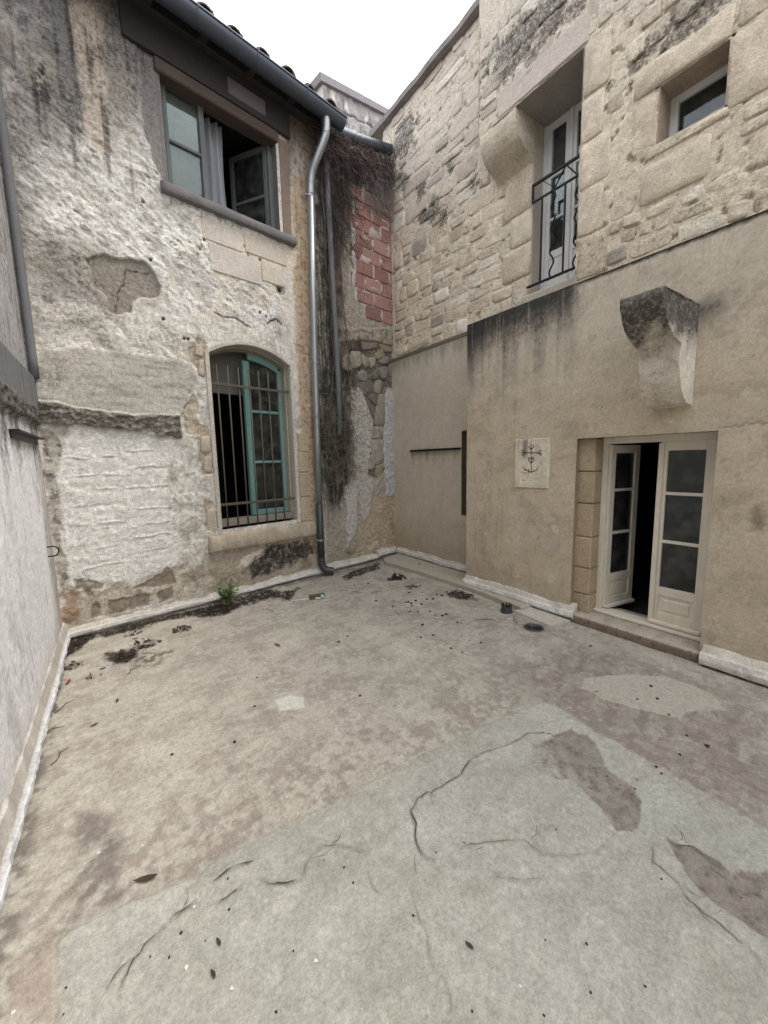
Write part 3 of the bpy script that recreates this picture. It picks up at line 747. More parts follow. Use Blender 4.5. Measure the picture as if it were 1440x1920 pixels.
def kerb(name, frame, u0, u1, w=.07, h=.085, back=.13, lift=.022, seed=0, nin=0.0, tint=S(208, 204, 197)):
    us = np.arange(u0, u1 + .001, .012); k = 9
    prof = [(-.02, lift), (w - .022, lift), (w - .006, lift + .004), (w, h * .6), (w - .003, h - .004), (w - .007, h), (w * .5, h + .008), (.008, back), (-.03, back + .03)]
    P = []; C = []
    for u in us:
        for j, (n, z) in enumerate(prof):
            a = float(fbm(u * 5, j * .35 + seed, 3, seed)); b = float(fbm(u * 23, j * .9 + seed, 2, seed + 4))
            c = float(fbm(u * 2.3, seed * 1.7, 2, seed + 2))
            P.append((u, z + .014 * c + .008 * a + .004 * b, nin + n + .012 * c + .010 * a + .005 * b))
            t = tint * (1 + .35 * a + .25 * b) * (1 - .25 * max(0, c))
            if j < 3: t = t * .75
            if j > 5: t = t * .4 + S(178, 166, 146) * .6 * (1 + .3 * a)
            C.append(t)
    m = MB(frame)
    F = [(i * k + j, i * k + j + 1, (i + 1) * k + j + 1, (i + 1) * k + j) for i in range(len(us) - 1) for j in range(k - 1)]
    n = len(us) - 1
    F += [tuple(range(k)), tuple(n * k + j for j in range(k - 1, -1, -1))]
    m.add(P, F)
    return tag(m.build(name, M_KERB, None, False, np.array(C)), kind='structure')
kerb('kerb', BACK, .02, 4.03, w=.06, h=.075, back=.105, lift=.028, seed=1)
kerb('kerb', BACK, 4.035, 4.56, w=.055, h=.12, back=.15, seed=2, lift=.05)
kerb('kerb', LEFT, .06, 6.0, w=.05, h=.07, back=.16, seed=3, tint=S(206, 207, 210))
kerb('kerb', RIGHT, 3.37, 5.19, w=.05, h=.12, back=.15, nin=.02, seed=4, lift=.06)
kerb('kerb', RIGHT, 1.93, 3.36, w=.065, h=.10, back=.14, nin=.35, seed=5, lift=.035, tint=S(214, 211, 205))
kerb('kerb', RIGHT, -1.4, .93, w=.085, h=.11, back=.15, nin=.35, seed=6, lift=.02, tint=S(214, 209, 200))
# low cement step in the corner below the right wall
def slab(name, outline, z, thick, tint, seed):
    P = []; k = len(outline)
    m = MB(FLOOR); pts = []
    for i in range(k):
        a, b = outline[i], outline[(i + 1) % k]
        for t in np.linspace(0, 1, 14, endpoint=False):
            x = a[0] + (b[0] - a[0]) * t; y = a[1] + (b[1] - a[1]) * t
            pts.append((x + .012 * float(fbm(x * 6, y * 6, 3, seed)), y + .012 * float(fbm(x * 6, y * 6, 3, seed + 3))))
    n = len(pts); cx = sum(p[0] for p in pts) / n; cy = sum(p[1] for p in pts) / n
    V = [(x, y, z - thick) for x, y in pts] + [(x, y, z - .012) for x, y in pts] + [(cx + (x - cx) * .99, cy + (y - cy) * .99, z + .004 * float(fbm(x * 7, y * 7, 3, seed + 5))) for x, y in pts]
    F = [(i, (i + 1) % n, n + (i + 1) % n, n + i) for i in range(n)] + [(n + i, n + (i + 1) % n, 2 * n + (i + 1) % n, 2 * n + i) for i in range(n)] + [tuple(range(2 * n, 3 * n))]
    m.add(V, F)
    return tag(m.build(name, M_KERB, None, False, tint), kind='structure')
slab('step', [(3.42, 2.40), (3.62, 2.38), (3.62, 3.35), (3.95, 3.35), (3.95, 5.15), (3.55, 5.06), (3.42, 4.85), (3.47, 4.1), (3.49, 3.3)], .05, .08, S(168, 158, 142), 3)
slab('step', [(3.30, 2.0), (3.57, 1.95), (3.57, 2.40), (3.36, 2.44)], .022, .06, S(186, 178, 164), 6)

# ================================================================== the old house at the back
WIN_L = dict(u0=1.57, u1=2.59, v0=.83, spring=2.82, apex=2.98)
def arch_v(u):
    t = (u - (WIN_L['u0'] + WIN_L['u1']) / 2) / ((WIN_L['u1'] - WIN_L['u0']) / 2)
    return WIN_L['spring'] + (WIN_L['apex'] - WIN_L['spring']) * np.clip(1 - t * t, 0, 1)
UP = dict(u0=1.30, u1=2.56, v0=4.37, v1=5.50)
house = empty('old_house', BACK.pts([(2.3, 0, 0)])[0], 'old plaster house with tiled eave, barred window and open upper window', 'house')

def make_back():
    us = np.arange(-.14, 4.86, .0095); vs = np.arange(-.06, 6.02, .0095)
    R = Relief(us, vs, S(178, 172, 162), 5)
    U, V = R.U, R.V
    big = fbm(U * .9, V * .9, 4, 101); mid = fbm(U * 3.5, V * 3.5, 5, 103); fin = fbm(U * 14, V * 14, 4, 105); vf = fbm(U * 42, V * 42, 3, 107)
    ca, sa = math.cos(.55), math.sin(.55)
    A = U * ca - V * sa; B = U * sa + V * ca
    an = fbm(A * 7, B * 17, 5, 109, .6); an2 = fbm(A * 16, B * 38, 4, 111, .6)
    strk = fbm(U * 16, V * .9, 4, 113); strk2 = fbm(U * 38, V * 1.6, 3, 117)
    rough = sstep(3.0, 3.6, V + .25 * mid) * sstep(2.75, 2.2, U + .1 * mid)
    R.H += .014 * big + .006 * mid + .003 * fin
    iso = fbm(U * 11, V * 11, 5, 108, .6); ridge = .5 - np.abs(fbm(A * 6, B * 9, 4, 112))
    R.H += rough * (.012 * an + .006 * an2 + .005 * vf + .010 * iso + .009 * ridge)
    pits = sstep(.30, .42, fbm(A * 12, B * 19, 3, 119)) * sstep(-.2, .3, mid)
    R.H -= rough * pits * .016
    # harled render of the upper half
    R.paint(rough, S(190, 186, 178), .8)
    R.paint(sstep(-.4, .2, mid + .4 * iso), S(224, 221, 214), .8)
    R.paint(sstep(.05, .35, fin * .7 + an * .5), S(138, 133, 127), .6)
    R.flakes(rough * sstep(-.2, .2, mid), 4.0, .0035, 121, [S(214, 209, 200), S(170, 165, 158), S(206, 200, 190), S(150, 145, 138)], .32)
    td = R.mask(BK['topdark'], .30, .25)
    R.paint(td, S(108, 104, 102), .88)
    R.paint(td * sstep(.05, .5, strk + .3 * fin), S(88, 84, 82), .6)
    R.paint(td * sstep(.2, .5, an + .4 * vf), S(158, 153, 148), .5)
    R.paint(R.mask(BK['stripe'], .03, .04), S(186, 172, 156), .85)
    R.paint(R.mask(BK['stripe2'], .03, .05), S(160, 156, 152), .5)
    d2 = R.mask(BK['dark2'], .16, .15)
    R.paint(d2, S(122, 116, 108), .7); R.paint(d2 * sstep(.05, .4, an), S(94, 88, 82), .5)
    R.paint(rough * pits, S(92, 88, 84), .45)
    lw = sstep(.35, .0, U + .06 * mid) * sstep(1.9, 2.3, V)
    R.paint(lw, S(96, 92, 88), .55)
    # lower half: whitewashed plaster, flaking
    low = sstep(3.25, 2.9, V + .2 * mid) * sstep(2.8, 2.6, U)
    R.paint(low * sstep(-.3, .4, mid), S(204, 199, 190), .75)
    R.paint(low * sstep(.1, .5, fin + .4 * strk), S(170, 160, 146), .55)
    flk = sstep(.16, .20, fbm(U * 5.5, V * 4, 5, 131) + .2 * fin) * low
    R.H -= flk * .005; R.paint(flk, S(166, 156, 142), .55)
    R.paint(low * sstep(.15, .45, strk) * sstep(1.1, 1.5, U), S(150, 142, 130), .45)
    R.flakes(low * (1 - .5 * R.mask(BK['white'], .05, .05)), 5.0, .004, 125, [S(214, 210, 203), S(168, 158, 144), S(208, 203, 195), S(186, 178, 166)], .5)
    # ochre staining and dark runs
    oc = fbm(U * 2.6, V * 2.2, 5, 181); R.paint(sstep(.05, .35, oc) * sstep(1.0, 1.8, U + .3 * mid) * sstep(2.6, 3.2, V), S(204, 188, 162), .36)
    R.paint(sstep(.10, .4, fbm(U * 2.0, V * 1.7, 5, 183)), S(190, 176, 154), .25)
    R.paint(sstep(.15, .45, strk + .3 * fin) * sstep(3.6, 4.6, V + .3 * mid), S(92, 86, 80), .5)
    R.L = np.maximum(R.L, td * (.52 + .42 * sstep(-.1, .4, .6 * strk + .6 * mid)))
    R.L = np.maximum(R.L, d2 * .55); R.L = np.maximum(R.L, .62 * sstep(.30, .0, U) * sstep(2.2, 2.8, V))
    R.L = np.maximum(R.L, .5 * sstep(.2, .5, strk) * sstep(3.2, 4.4, V))
    # render round the upper window
    wr = R.mask(BK['winrender'], .015, .05)
    R.H = R.H * (1 - wr * .8) - wr * .012; R.paint(wr, S(118, 113, 110), .9)
    # lost plaster
    lo = R.mask(BK['lost'], .008, .035)
    R.H = R.H * (1 - .6 * lo) - lo * .026 + lo * .006 * an2; R.paint(lo, S(140, 132, 120), .95)
    R.paint(lo * sstep(.1, .4, an), S(112, 104, 96), .6)
    R.crack(BK['lostcrack'], .008, .012, S(84, 78, 70), .02, .8)
    # long smooth panel and the broken ledge under it
    pa = R.mask(BK['panel'], .02, .03)
    hz = fbm(U * 2.2, V * 15, 4, 141)
    R.H = R.H * (1 - .8 * pa) + pa * .012; R.paint(pa, S(176, 170, 160), .95)
    R.paint(pa * sstep(.0, .45, hz), S(136, 130, 120), .6); R.paint(pa * sstep(.1, .5, -hz), S(198, 192, 182), .5)
    R.paint(R.mask(BK['stainblock'], .05, .08) * sstep(-.3, .3, fin + vf), S(116, 110, 102), .65)
    ba = R.mask(BK['band'], .014, .025)
    rk = fbm(U * 9, V * 14, 5, 147, .62)
    R.H = R.H * (1 - ba) + ba * (.045 + .05 * rk + .012 * vf); R.paint(ba, S(124, 116, 106), .95)
    R.paint(ba * sstep(.05, .35, fbm(U * 13, V * 18, 4, 149)), S(84, 78, 72), .6); R.paint(ba * sstep(.2, .45, fin), S(164, 156, 144), .5)
    # whitewashed blocking below the ledge
    wh = R.mask(BK['white'], .03, .05)
    R.paint(wh, S(216, 213, 206), .92); R.H = R.H * (1 - .6 * wh)
    R.paint(wh * sstep(.15, .4, fin), S(192, 187, 178), .5)
    R.flakes(wh, 7, .002, 128, [S(220, 217, 211), S(206, 201, 192)], .5)
    bz0 = R.mask(BK['blockzone'], .03, .03)
    for r_, v_ in enumerate(np.arange(.52, 1.80, .172)):
        for h_, (ua, ub) in enumerate(((.16, .62), (.66, 1.12))):
            e_ = V - v_ - .045 * math.sin(r_ * 5.1 + h_ * 2.7) - .035 * fbm(U * 5 + r_ * 5, U * 0 + r_ + h_ * 4, 4, 129)
            w_ = sstep(ua - .03, ua + .05, U) * sstep(ub + .03, ub - .05, U) * sstep(-.22, .12, fbm(U * 4 + r_ * 3, U * 0 + h_ * 5, 3, 130))
            R.H += bz0 * w_ * (.0085 * sstep(.012, .0, np.abs(e_)) - .005 * sstep(.03, .0, np.abs(e_ + .025)))
    ed = R.mask(BK['edge'], .012, .04)
    R.H -= ed * .010; R.paint(ed, S(172, 164, 152), .8); R.paint(ed * sstep(.12, .2, fbm(U * 18, V * 12, 4, 151)), S(118, 112, 106), .8)
    dm = R.mask(BK['dampbase'], .06, .10)
    R.paint(dm, S(176, 164, 146), .75); R.paint(dm * sstep(.05, .45, mid + .5 * fin), S(142, 128, 110), .6)
    for k in ('bare1', 'bare2', 'bare3', 'bare4', 'bare5', 'bareL1', 'bareL2', 'bareL3', 'bareL4', 'bareR1'):
        m = R.mask(BK[k], .006, .03)
        R.H -= m * .012; R.paint(m, S(136, 124, 108) if k.startswith('bare') and k[4].isdigit() else S(176, 162, 142), .9)
        R.paint(m * sstep(.1, .5, fin + vf), S(104, 94, 82), .5)
    R.paint(R.mask(BK['rust'], .03, .05), S(152, 122, 90), .75)
    # around the barred window
    bs = R.mask(BK['belowsill'], .05, .08)
    R.paint(bs, S(158, 146, 126), .85); R.paint(bs * sstep(.0, .4, mid + .5 * fin), S(122, 110, 92), .7)
    R.paint(R.mask(BK['blackstain'], .04, .09) * sstep(-.35, .15, fin + .3 * vf), S(50, 45, 40), .88)
    R.paint(R.mask(BK['palebit'], .01, .03), S(206, 198, 184), .9)
    rp = R.mask(BK['rightpale'], .03, .05); R.paint(rp, S(206, 199, 188), .8)
    og = R.mask(BK['orange'], .04, .05)
    R.paint(og, S(172, 146, 112), .8); R.paint(og * sstep(.0, .4, fin), S(140, 112, 84), .6); R.paint(og * sstep(.15, .45, strk2), S(112, 92, 74), .5)
    ash = R.mask(BK['ashlar'], .03, .04)
    R.H = R.H * (1 - .75 * ash); R.paint(ash, S(206, 193, 174), .9); R.paint(ash * sstep(.1, .5, mid), S(188, 178, 168), .5)
    # dark damp strip behind the pipes, corner masonry
    cz = sstep(2.95, 3.1, U + .05 * mid)
    R.paint(cz, S(150, 140, 124), .85)
    R.H += cz * (.012 * an + .010 * fin)
    so = np.clip(R.mask(BK['soot'], .10, .12) + R.mask(BK['soot2'], .08, .12), 0, 1)
    pl = R.mask(BK['plasterM'], .008, .05); R.H += pl * .016; R.paint(pl, S(182, 176, 166), .9); R.paint(pl * sstep(.0, .4, fin), S(150, 142, 132), .6)
    pl = R.mask(BK['plasterN'], .008, .04); R.H += pl * .012; R.paint(pl, S(186, 182, 176), .85)
    bl = R.mask(BK['blueplaster'], .010, .03); R.H += bl * .018; R.paint(bl, S(184, 182, 179), .95); R.paint(bl * sstep(.1, .5, fin), S(152, 148, 142), .6)
    bb = R.mask(BK['brownbase'], .03, .05); R.paint(bb, S(176, 158, 132), .85); R.paint(bb * sstep(.05, .4, mid), S(140, 122, 100), .6)
    R.paint(bb * sstep(.25, .5, fbm(U * 6, V * 5, 4, 161)), S(202, 196, 188), .6)
    rb = R.mask(BK['rubble'], .02, .04); R.H -= rb * .03; R.paint(rb, S(122, 112, 98), .9); R.paint(rb * sstep(.0, .4, fin), S(84, 78, 70), .6)
    bz = R.mask(BK['bricks'], .02, .03); R.H = R.H * (1 - .85 * bz); R.paint(bz, S(196, 186, 176), .95)
    ub = R.mask(BK['underbrick'], .015, .03); R.H += ub * .02; R.paint(ub, S(160, 148, 130), .8); R.paint(ub * sstep(-.1, .3, fin), S(96, 90, 80), .6)
    R.paint(so * sstep(-.6, .2, mid + .5 * strk + .2) * (1 - .75 * bl), S(82, 78, 70), .85)
    R.paint(so * sstep(-.05, .35, strk2 + .4 * fin), S(46, 44, 41), .85)
    R.paint(so * sstep(.15, .4, fbm(U * 8, V * 6, 4, 171)), S(96, 96, 72), .5)
    mo = fbm(U * 9, V * 5, 6, 173, .62); R.paint(so * sstep(.10, .16, mo), S(150, 144, 132), .45); R.paint(so * sstep(.06, .12, -mo), S(34, 33, 31), .6); R.H += so * .012 * mo
    ds = sstep(.16, .05, np.abs(U - 3.08 - .03 * mid)) * sstep(.5, 1.2, V); R.paint(ds * sstep(-.3, .2, strk2 + .5 * fin), S(58, 55, 48), .7)
    eave_shade = sstep(5.35, 5.75, V + .15 * mid) ; R.paint(eave_shade, S(86, 80, 76), .7)  # shade below the eave painted into the wall colour
    es = sstep(4.7, 5.5, V + .3 * strk) * sstep(2.6, 2.72, U) * sstep(3.2, 3.0, U); R.paint(es, S(112, 94, 78), .75); R.paint(es * sstep(.0, .4, fin), S(74, 64, 56), .6)
    # drip stains and pale streaks over everything
    R.paint(sstep(.28, .5, strk) * sstep(3.4, 4.2, V), S(98, 94, 90), .35)
    for k, w, d in (('crackA', .012, .012), ('crackB', .010, .010), ('crackC', .007, .005), ('crackD', .012, .012), ('crackE', .014, .014), ('crackF', .010, .008)):
        R.crack(BK[k], w, d, S(78, 70, 62), .010, .85)
    for (u, v) in NAILS:
        r = np.hypot(U - u, V - v); m = sstep(.018, .010, r); R.H -= m * .03; R.paint(m, S(34, 31, 29), .95)
    r = np.hypot((U - NAILS[2][0]) / 1.0, V - NAILS[2][1]); m = sstep(.035, .028, r); R.H -= m * .06; R.paint(m, S(58, 54, 50), .9)
    m = sstep(.075, .06, r + .01 * fin) * (1 - m); R.H -= m * .012; R.paint(m, S(140, 132, 122), .8)
    R.grain(.20, .16)
    cu, cv = R.cells(); CU, CV = np.meshgrid(cu, cv)
    hole = (CU > UP['u0']) & (CU < UP['u1']) & (CV > UP['v0']) & (CV < UP['v1'])
    hole |= (CU > WIN_L['u0']) & (CU < WIN_L['u1']) & (CV > WIN_L['v0']) & (CV < arch_v(CU))
    # keep the plaster flat where it meets an opening
    e = np.minimum(sdf(U, V, [(UP['u0'], UP['v0']), (UP['u1'], UP['v0']), (UP['u1'], UP['v1']), (UP['u0'], UP['v1'])]), 9)
    e = np.minimum(e, sdf(U, V, [(WIN_L['u0'], WIN_L['v0']), (WIN_L['u1'], WIN_L['v0'])] + [(u, float(arch_v(u))) for u in np.linspace(WIN_L['u1'], WIN_L['u0'], 15)]))
    R.L = np.maximum(R.L, so * (.55 + .35 * sstep(-.2, .3, strk2 + .3 * mid))); R.L = np.maximum(R.L, .9 * R.mask(BK['blackstain'], .06, .10)); R.L = np.maximum(R.L, .55 * rb); R.L = np.maximum(R.L, .6 * ba); R.L = np.maximum(R.L, .5 * eave_shade)
    R.L = np.maximum(R.L, .45 * og * sstep(.0, .4, strk)); R.L *= (1 - .8 * bl) * (1 - .8 * wh)
    R.H *= .25 + .75 * sstep(.0, .08, e)
    wall = sheet('wall', BACK, us, vs, R.H, R.C, ~hole, M_HARL, house, R.L)
    return R, wall
RB_, back_wall = make_back()
def back_h(u, v):
    i = int(np.clip(np.searchsorted(RB_.us, u), 0, len(RB_.us) - 1)); j = int(np.clip(np.searchsorted(RB_.vs, v), 0, len(RB_.vs) - 1))
    return float(RB_.H[j, i]), RB_.C[j, i]

# ---- irregular stones, shared by both masonry walls
def stone_mesh(poly, h, seed, bury=.03, n0=0.0):
    """a weathered stone seen from its face: outline, shoulder, worn face"""
    k = len(poly); c = np.mean(poly, 0); P = []
    P_ = np.array(poly) - c
    size = math.sqrt(abs(np.ptp(P_[:, 0]) * np.ptp(P_[:, 1])))
    for sc, n in ((1.0, -bury), (.995, h * .3), (.93, h * .9), (.55, h), ):
        for i, (x, y) in enumerate(P_):
            j = float(fbm((x * sc + c[0]) * 13, (y * sc + c[1]) * 13, 3, seed)) if n > 0 else 0
            P.append((c[0] + x * sc, c[1] + y * sc, n0 + n + j * (h * .5 + .006)))
    P.append((c[0], c[1], n0 + h * (1.0 + .5 * float(fbm(c[0] * 9, c[1] * 9, 2, seed)))))
    F = []
    for r in range(3):
        for i in range(k):
            F.append((r * k + i, r * k + (i + 1) % k, (r + 1) * k + (i + 1) % k, (r + 1) * k + i))
    F += [(3 * k + i, 3 * k + (i + 1) % k, 4 * k) for i in range(k)]
    return P, F
def resample(poly, step):
    out = []
    k = len(poly)
    for i in range(k):
        a, b = np.array(poly[i]), np.array(poly[(i + 1) % k])
        n = max(1, int(round(np.linalg.norm(b - a) / step)))
        for t in range(n):
            out.append(tuple(a + (b - a) * t / n))
    return out
def round_poly(poly, it=1, q=.22):
    for _ in range(it):
        out = []
        k = len(poly)
        for i in range(k):
            a, b = np.array(poly[i]), np.array(poly[(i + 1) % k])
            out += [tuple(a + (b - a) * q), tuple(a + (b - a) * (1 - q))]
        poly = out
    return poly
def put_stone(frame, poly, h, colfn, parent, seed, n0=0.0, name='stone', mat=None, bury=.03):
    P, F = stone_mesh(poly, h, seed, bury, n0)
    m = MB(frame); m.add(P, F)
    C = np.array([colfn(p[0], p[1]) for p in P])
    return m.build(name, mat or M_STONE, parent, True, C)
def tone(c, u, v, seed, amp=.14):
    return np.array(c) * (1 + amp * float(fbm(u * 9, v * 9, 3, seed)) * 1.6)

# rubble in the corner
for i, q in enumerate(RUB):
    base = [S(150, 140, 122), S(138, 131, 120), S(164, 156, 143), S(118, 112, 103), S(150, 138, 116)][(i * 7 + i // 3) % 5]
    cq = np.mean(q, 0); p = round_poly([tuple(cq + (np.array(a_) - cq) * 1.10) for a_ in q], 1, .14)
    put_stone(BACK, p, .010 + .014 * random.random(), lambda u, v, b=base, s=i: np.append(tone(b, u, v, 200 + s, .25), .5), back_wall, 300 + i, -.012)
# red hollow bricks with smeared joints
brick_poly = BK['bricks']
rows = np.arange(3.70, 5.45, .195); BRICK_ENDS = []
M_BRICK = mat_relief('red_clay_brick', coarse=(16, .5), fine=(90, .5), grit=(300, .35), bump=.4, dist=.004)
for r, v0 in enumerate(rows):
    u = 3.60 + (.17 if r % 2 else 0.0)
    while u < 4.56:
        w = .33
        a, b = max(u, 3.66) + .011, min(u + w, 4.545) - .011
        cu_, cv_ = (a + b) / 2, v0 + .1
        if b - a > .07 and (inside((cu_, cv_), brick_poly) or inside((b - .03, cv_), brick_poly)):
            jit = random.uniform(-.006, .006)
            shade = random.random()
            base = (S(156, 110, 101) * (1 - .6 * shade) + S(178, 146, 136) * .6 * shade) * (.85 + .3 * random.random())
            m = MB(BACK).box(a, b, v0 + .009, v0 + .186, -.04, .020 + jit, .006)
            gr_ = random.choice((.2, .35, .45, .6)); C = np.array([np.append(tone(base, p[0], p[1], 400 + r, .25), gr_) for p in m.v])
            m.build('brick', M_BRICK, back_wall, False, C); BRICK_ENDS.append((b + .011, v0))
        u += w
# pale mortar squeezed out of the upright joints and smeared across the brickwork
sm = MB(BACK); smc = []
spots = [(e, v + .1, random.uniform(.012, .030), random.uniform(.045, .095)) for (e, v) in BRICK_ENDS if random.random() < .8]
spots += [(random.uniform(3.72, 4.5), random.uniform(3.8, 5.3), random.uniform(.05, .12), random.uniform(.012, .03)) for _ in range(10)]
spots += [(3.70 + .02 * random.random(), 3.9 + .28 * k, .035, .13) for k in range(5)] + [(4.12, 4.93, .13, .07), (3.95, 4.50, .12, .05)]
for k, (u, v, w, h) in enumerate(spots):
    if not inside((u, v), brick_poly): continue
    n = 18
    pts = []
    for i in range(n):
        t = 2 * math.pi * i / n
        rr = 1 + .8 * float(fbm(math.cos(t) * 1.8 + k * 3, math.sin(t) * 1.8, 3, 500))
        pts.append((u + w * rr * math.cos(t), v + h * rr * math.sin(t)))
    ring = [(p[0], p[1], .012) for p in pts] + [(u + (p[0] - u) * .8, v + (p[1] - v) * .8, .026 + .002 * random.random()) for p in pts] + [(u, v, .027)]
    sm.add(ring, [(i, (i + 1) % n, n + (i + 1) % n, n + i) for i in range(n)] + [(n + i, n + (i + 1) % n, 2 * n) for i in range(n)])
    smc += [S(190, 178, 170) * random.uniform(.85, 1.05)] * len(ring)
ms = sm.build('mortar_smear', M_KERB, back_wall, True, np.array(smc)); ms['kind'] = 'stuff'
# vertical mortar fillet in the corner by the bricks
f = MB(BACK); vv = np.arange(3.66, 5.95, .04)
P = []
for v in vv:
    d = .045 + .012 * float(fbm(v * 5, 1, 3, 510))
    P += [(4.575 - d, v, .0), (4.555 - d * .3, v, .028), (4.60, v, .05)]
f.add(P, [(i * 3 + j, i * 3 + j + 1, i * 3 + j + 4, i * 3 + j + 3) for i in range(len(vv) - 1) for j in range(2)])
f.build('mortar_fillet', M_KERB, back_wall, True, S(196, 186, 172))
# whitewashed blocks of the blocked-up opening
def slump_block(u0, u1, v0, v1, seed):
    nu, nv = 16, 5; P = []; C = []
    for j in range(nv):
        for i in range(nu):
            a = i / (nu - 1); b = j / (nv - 1)
            u = u0 + (u1 - u0) * a; v = v0 + (v1 - v0) * b
            edge = min(a, 1 - a) * (u1 - u0) < .012 or j in (0, nv - 1)
            v += (.016 * float(fbm(u * 6, seed * 3.1 + (b > .5) * 7, 3, seed)))
            P.append((u, v, (-.004 if edge else .005 + .006 * float(fbm(u * 9, v * 9, 3, seed + 3)))))
            C.append(S(212, 208, 200) * (1 + .10 * float(fbm(u * 12, v * 12, 3, seed + 5))))
    F = [(j * nu + i, j * nu + i + 1, (j + 1) * nu + i + 1, (j + 1) * nu + i) for j in range(nv - 1) for i in range(nu - 1)]
    m = MB(BACK); m.add(P, F)
    return m.build('block', M_HARL, back_wall, True, np.array(C))
k = 0
for r, v0 in enumerate(np.arange(.52, 1.72, .172)):
    xs = [.19, .50, 1.05] if r % 2 else [.22, .66, 1.09]
    for a, b in zip(xs[:-1], xs[1:]):
        slump_block(a + .015, b - .015, v0 + .016, v0 + .150, 600 + k); k += 1
# dressed blocks under the upper window
for i, (a, b, c, d) in enumerate([(1.60, 2.06, 4.00, 4.23), (2.085, 2.62, 4.02, 4.25), (1.66, 2.25, 3.70, 3.975), (2.275, 2.55, 3.76, 3.99)]):
    m = MB(BACK).box(a, b, c, d, -.05, .009 + .002 * i, .004)
    C = np.array([tone(S(200, 190, 174) if i % 2 else S(196, 187, 177), p[0], p[1], 650 + i, .2) for p in m.v])
    m.build('stone_block', M_STONE, back_wall, False, C)

# ---- lower window: stone surround, timber frame, sashes
def room(name, frame, ext, opening, n1, depth, mat, parent):
    u0, u1, v0, v1 = ext; a0, a1, b0, b1 = opening
    m = MB(frame)
    P = [(u0, v0, n1), (u1, v0, n1), (u1, v1, n1), (u0, v1, n1), (u0, v0, n1 - depth), (u1, v0, n1 - depth), (u1, v1, n1 - depth), (u0, v1, n1 - depth),
         (a0, b0, n1), (a1, b0, n1), (a1, b1, n1), (a0, b1, n1)]
    F = [(4, 5, 6, 7), (0, 1, 5, 4), (3, 2, 6, 7), (0, 3, 7, 4), (1, 2, 6, 5), (0, 1, 9, 8), (1, 2, 10, 9), (2, 3, 11, 10), (3, 0, 8, 11)]
    m.add(P, F)
    return m.build(name, mat, parent)
def opening_path():
    p = [(WIN_L['u0'], .78), (WIN_L['u0'], 1.6), (WIN_L['u0'], WIN_L['spring'])]
    p += [(u, float(arch_v(u))) for u in np.linspace(WIN_L['u0'], WIN_L['u1'], 17)[1:-1]]
    p += [(WIN_L['u1'], WIN_L['spring']), (WIN_L['u1'], 1.6), (WIN_L['u1'], .78)]
    return p
lw = MB(BACK)
# fixed timber frame at the back of the reveal
lw.box(1.57, 1.615, .85, 2.83, -.24, -.17, .004)
lw.box(2.555, 2.60, .93, 2.80, -.24, -.17, .004)
lw.box(1.56, 2.60, .85, .93, -.24, -.06, .006)
M_GREYW = mat_plain('grey_paint', S(128, 122, 112), .8, 0, .4, 20, .2, .003)
lwin = lw.build('window', M_GREYW, house)
lwin['label'] = 'arched window with teal sash behind iron bars'
path = opening_path(); cx, cy = 2.08, 1.9
m = MB(BACK); rings = ((.045, -.012), (.045, .014), (.038, .020), (.0, .020), (-.004, .012), (-.006, -.10), (-.020, -.105), (-.022, -.26))
P = []; C = []
for i, p in enumerate(path):
    q0 = np.array(path[max(i - 1, 0)]); q1 = np.array(path[min(i + 1, len(path) - 1)])
    d = q1 - q0; d /= np.linalg.norm(d); nrm = np.array([-d[1], d[0]])
    for off, n in rings:
        w = np.array(p) + nrm * off
        P.append((w[0], w[1], n))
        C.append(np.append(S(194, 187, 175) * (1 + .35 * float(fbm(w[0] * 8, w[1] * 8 + n * 30, 3, 660))) if n > 0 else S(168, 158, 141) * (1 + .3 * float(fbm(w[0] * 8, w[1] * 8 + n * 30, 3, 661))), .42))
k = len(rings)
m.add(P, [(i * k + j, i * k + j + 1, (i + 1) * k + j + 1, (i + 1) * k + j) for i in range(len(path) - 1) for j in range(k - 1)])
m.build('stone_surround', M_STONE, lwin, False, np.array(C))
for i, (a, b) in enumerate([(.80, 1.12), (1.135, 1.45), (1.465, 1.72), (1.735, 1.98)]):
    mm = MB(BACK).box(2.645, 2.80 + .015 * (i % 2), a, b, -.06, .018, .008)
    mm.build('jamb_stone', M_STONE, lwin, False, np.array([np.append(tone(S(178, 161, 134), p[0], p[1], 670 + i, .2), .4) for p in mm.v]))
for i, (a, b, u0) in enumerate([(.80, 1.10, 1.40), (1.50, 1.70, 1.42), (1.72, 1.92, 1.40), (2.55, 2.74, 1.44), (2.76, 2.90, 1.42)]):
    p = round_poly([(u0, a + .01), (1.515, a), (1.518, b), (u0 + .02, b - .015)], 1, .15)
    put_stone(BACK, p, .010, lambda u, v, s=i: np.append(tone(S(182, 170, 152), u, v, 680 + s, .2), .4), lwin, 690 + i, .0, 'jamb_stone')
sill = MB(BACK)
us_ = np.linspace(1.40, 2.86, 30); P = []; C = []
prof = [(-.25, .80), (-.05, .79), (.055, .77), (.068, .755), (.07, .62), (.062, .585), (.0, .575)]
for u in us_:
    for j, (n, v) in enumerate(prof):
        e = .006 * float(fbm(u * 9, j * 1.3, 3, 700)); P.append((u, v + e, n + e)); C.append(np.append(tone(S(170, 157, 137), u, v, 701, .3), .45 if j > 3 else .3))
k = len(prof)
sill.add(P, [(i * k + j, i * k + j + 1, (i + 1) * k + j + 1, (i + 1) * k + j) for i in range(len(us_) - 1) for j in range(k - 1)] + [tuple(range(k)), tuple((len(us_) - 1) * k + j for j in range(k))])
sill.build('sill', M_STONE, lwin, True, np.array(C))
def top_rail(u0, u1, drop, w):
    us = np.linspace(u0, u1, 9)
    up = [(u, float(arch_v(u)) - drop) for u in us]; dn = [(u, float(arch_v(u)) - drop - w) for u in us[::-1]]
    return up + dn
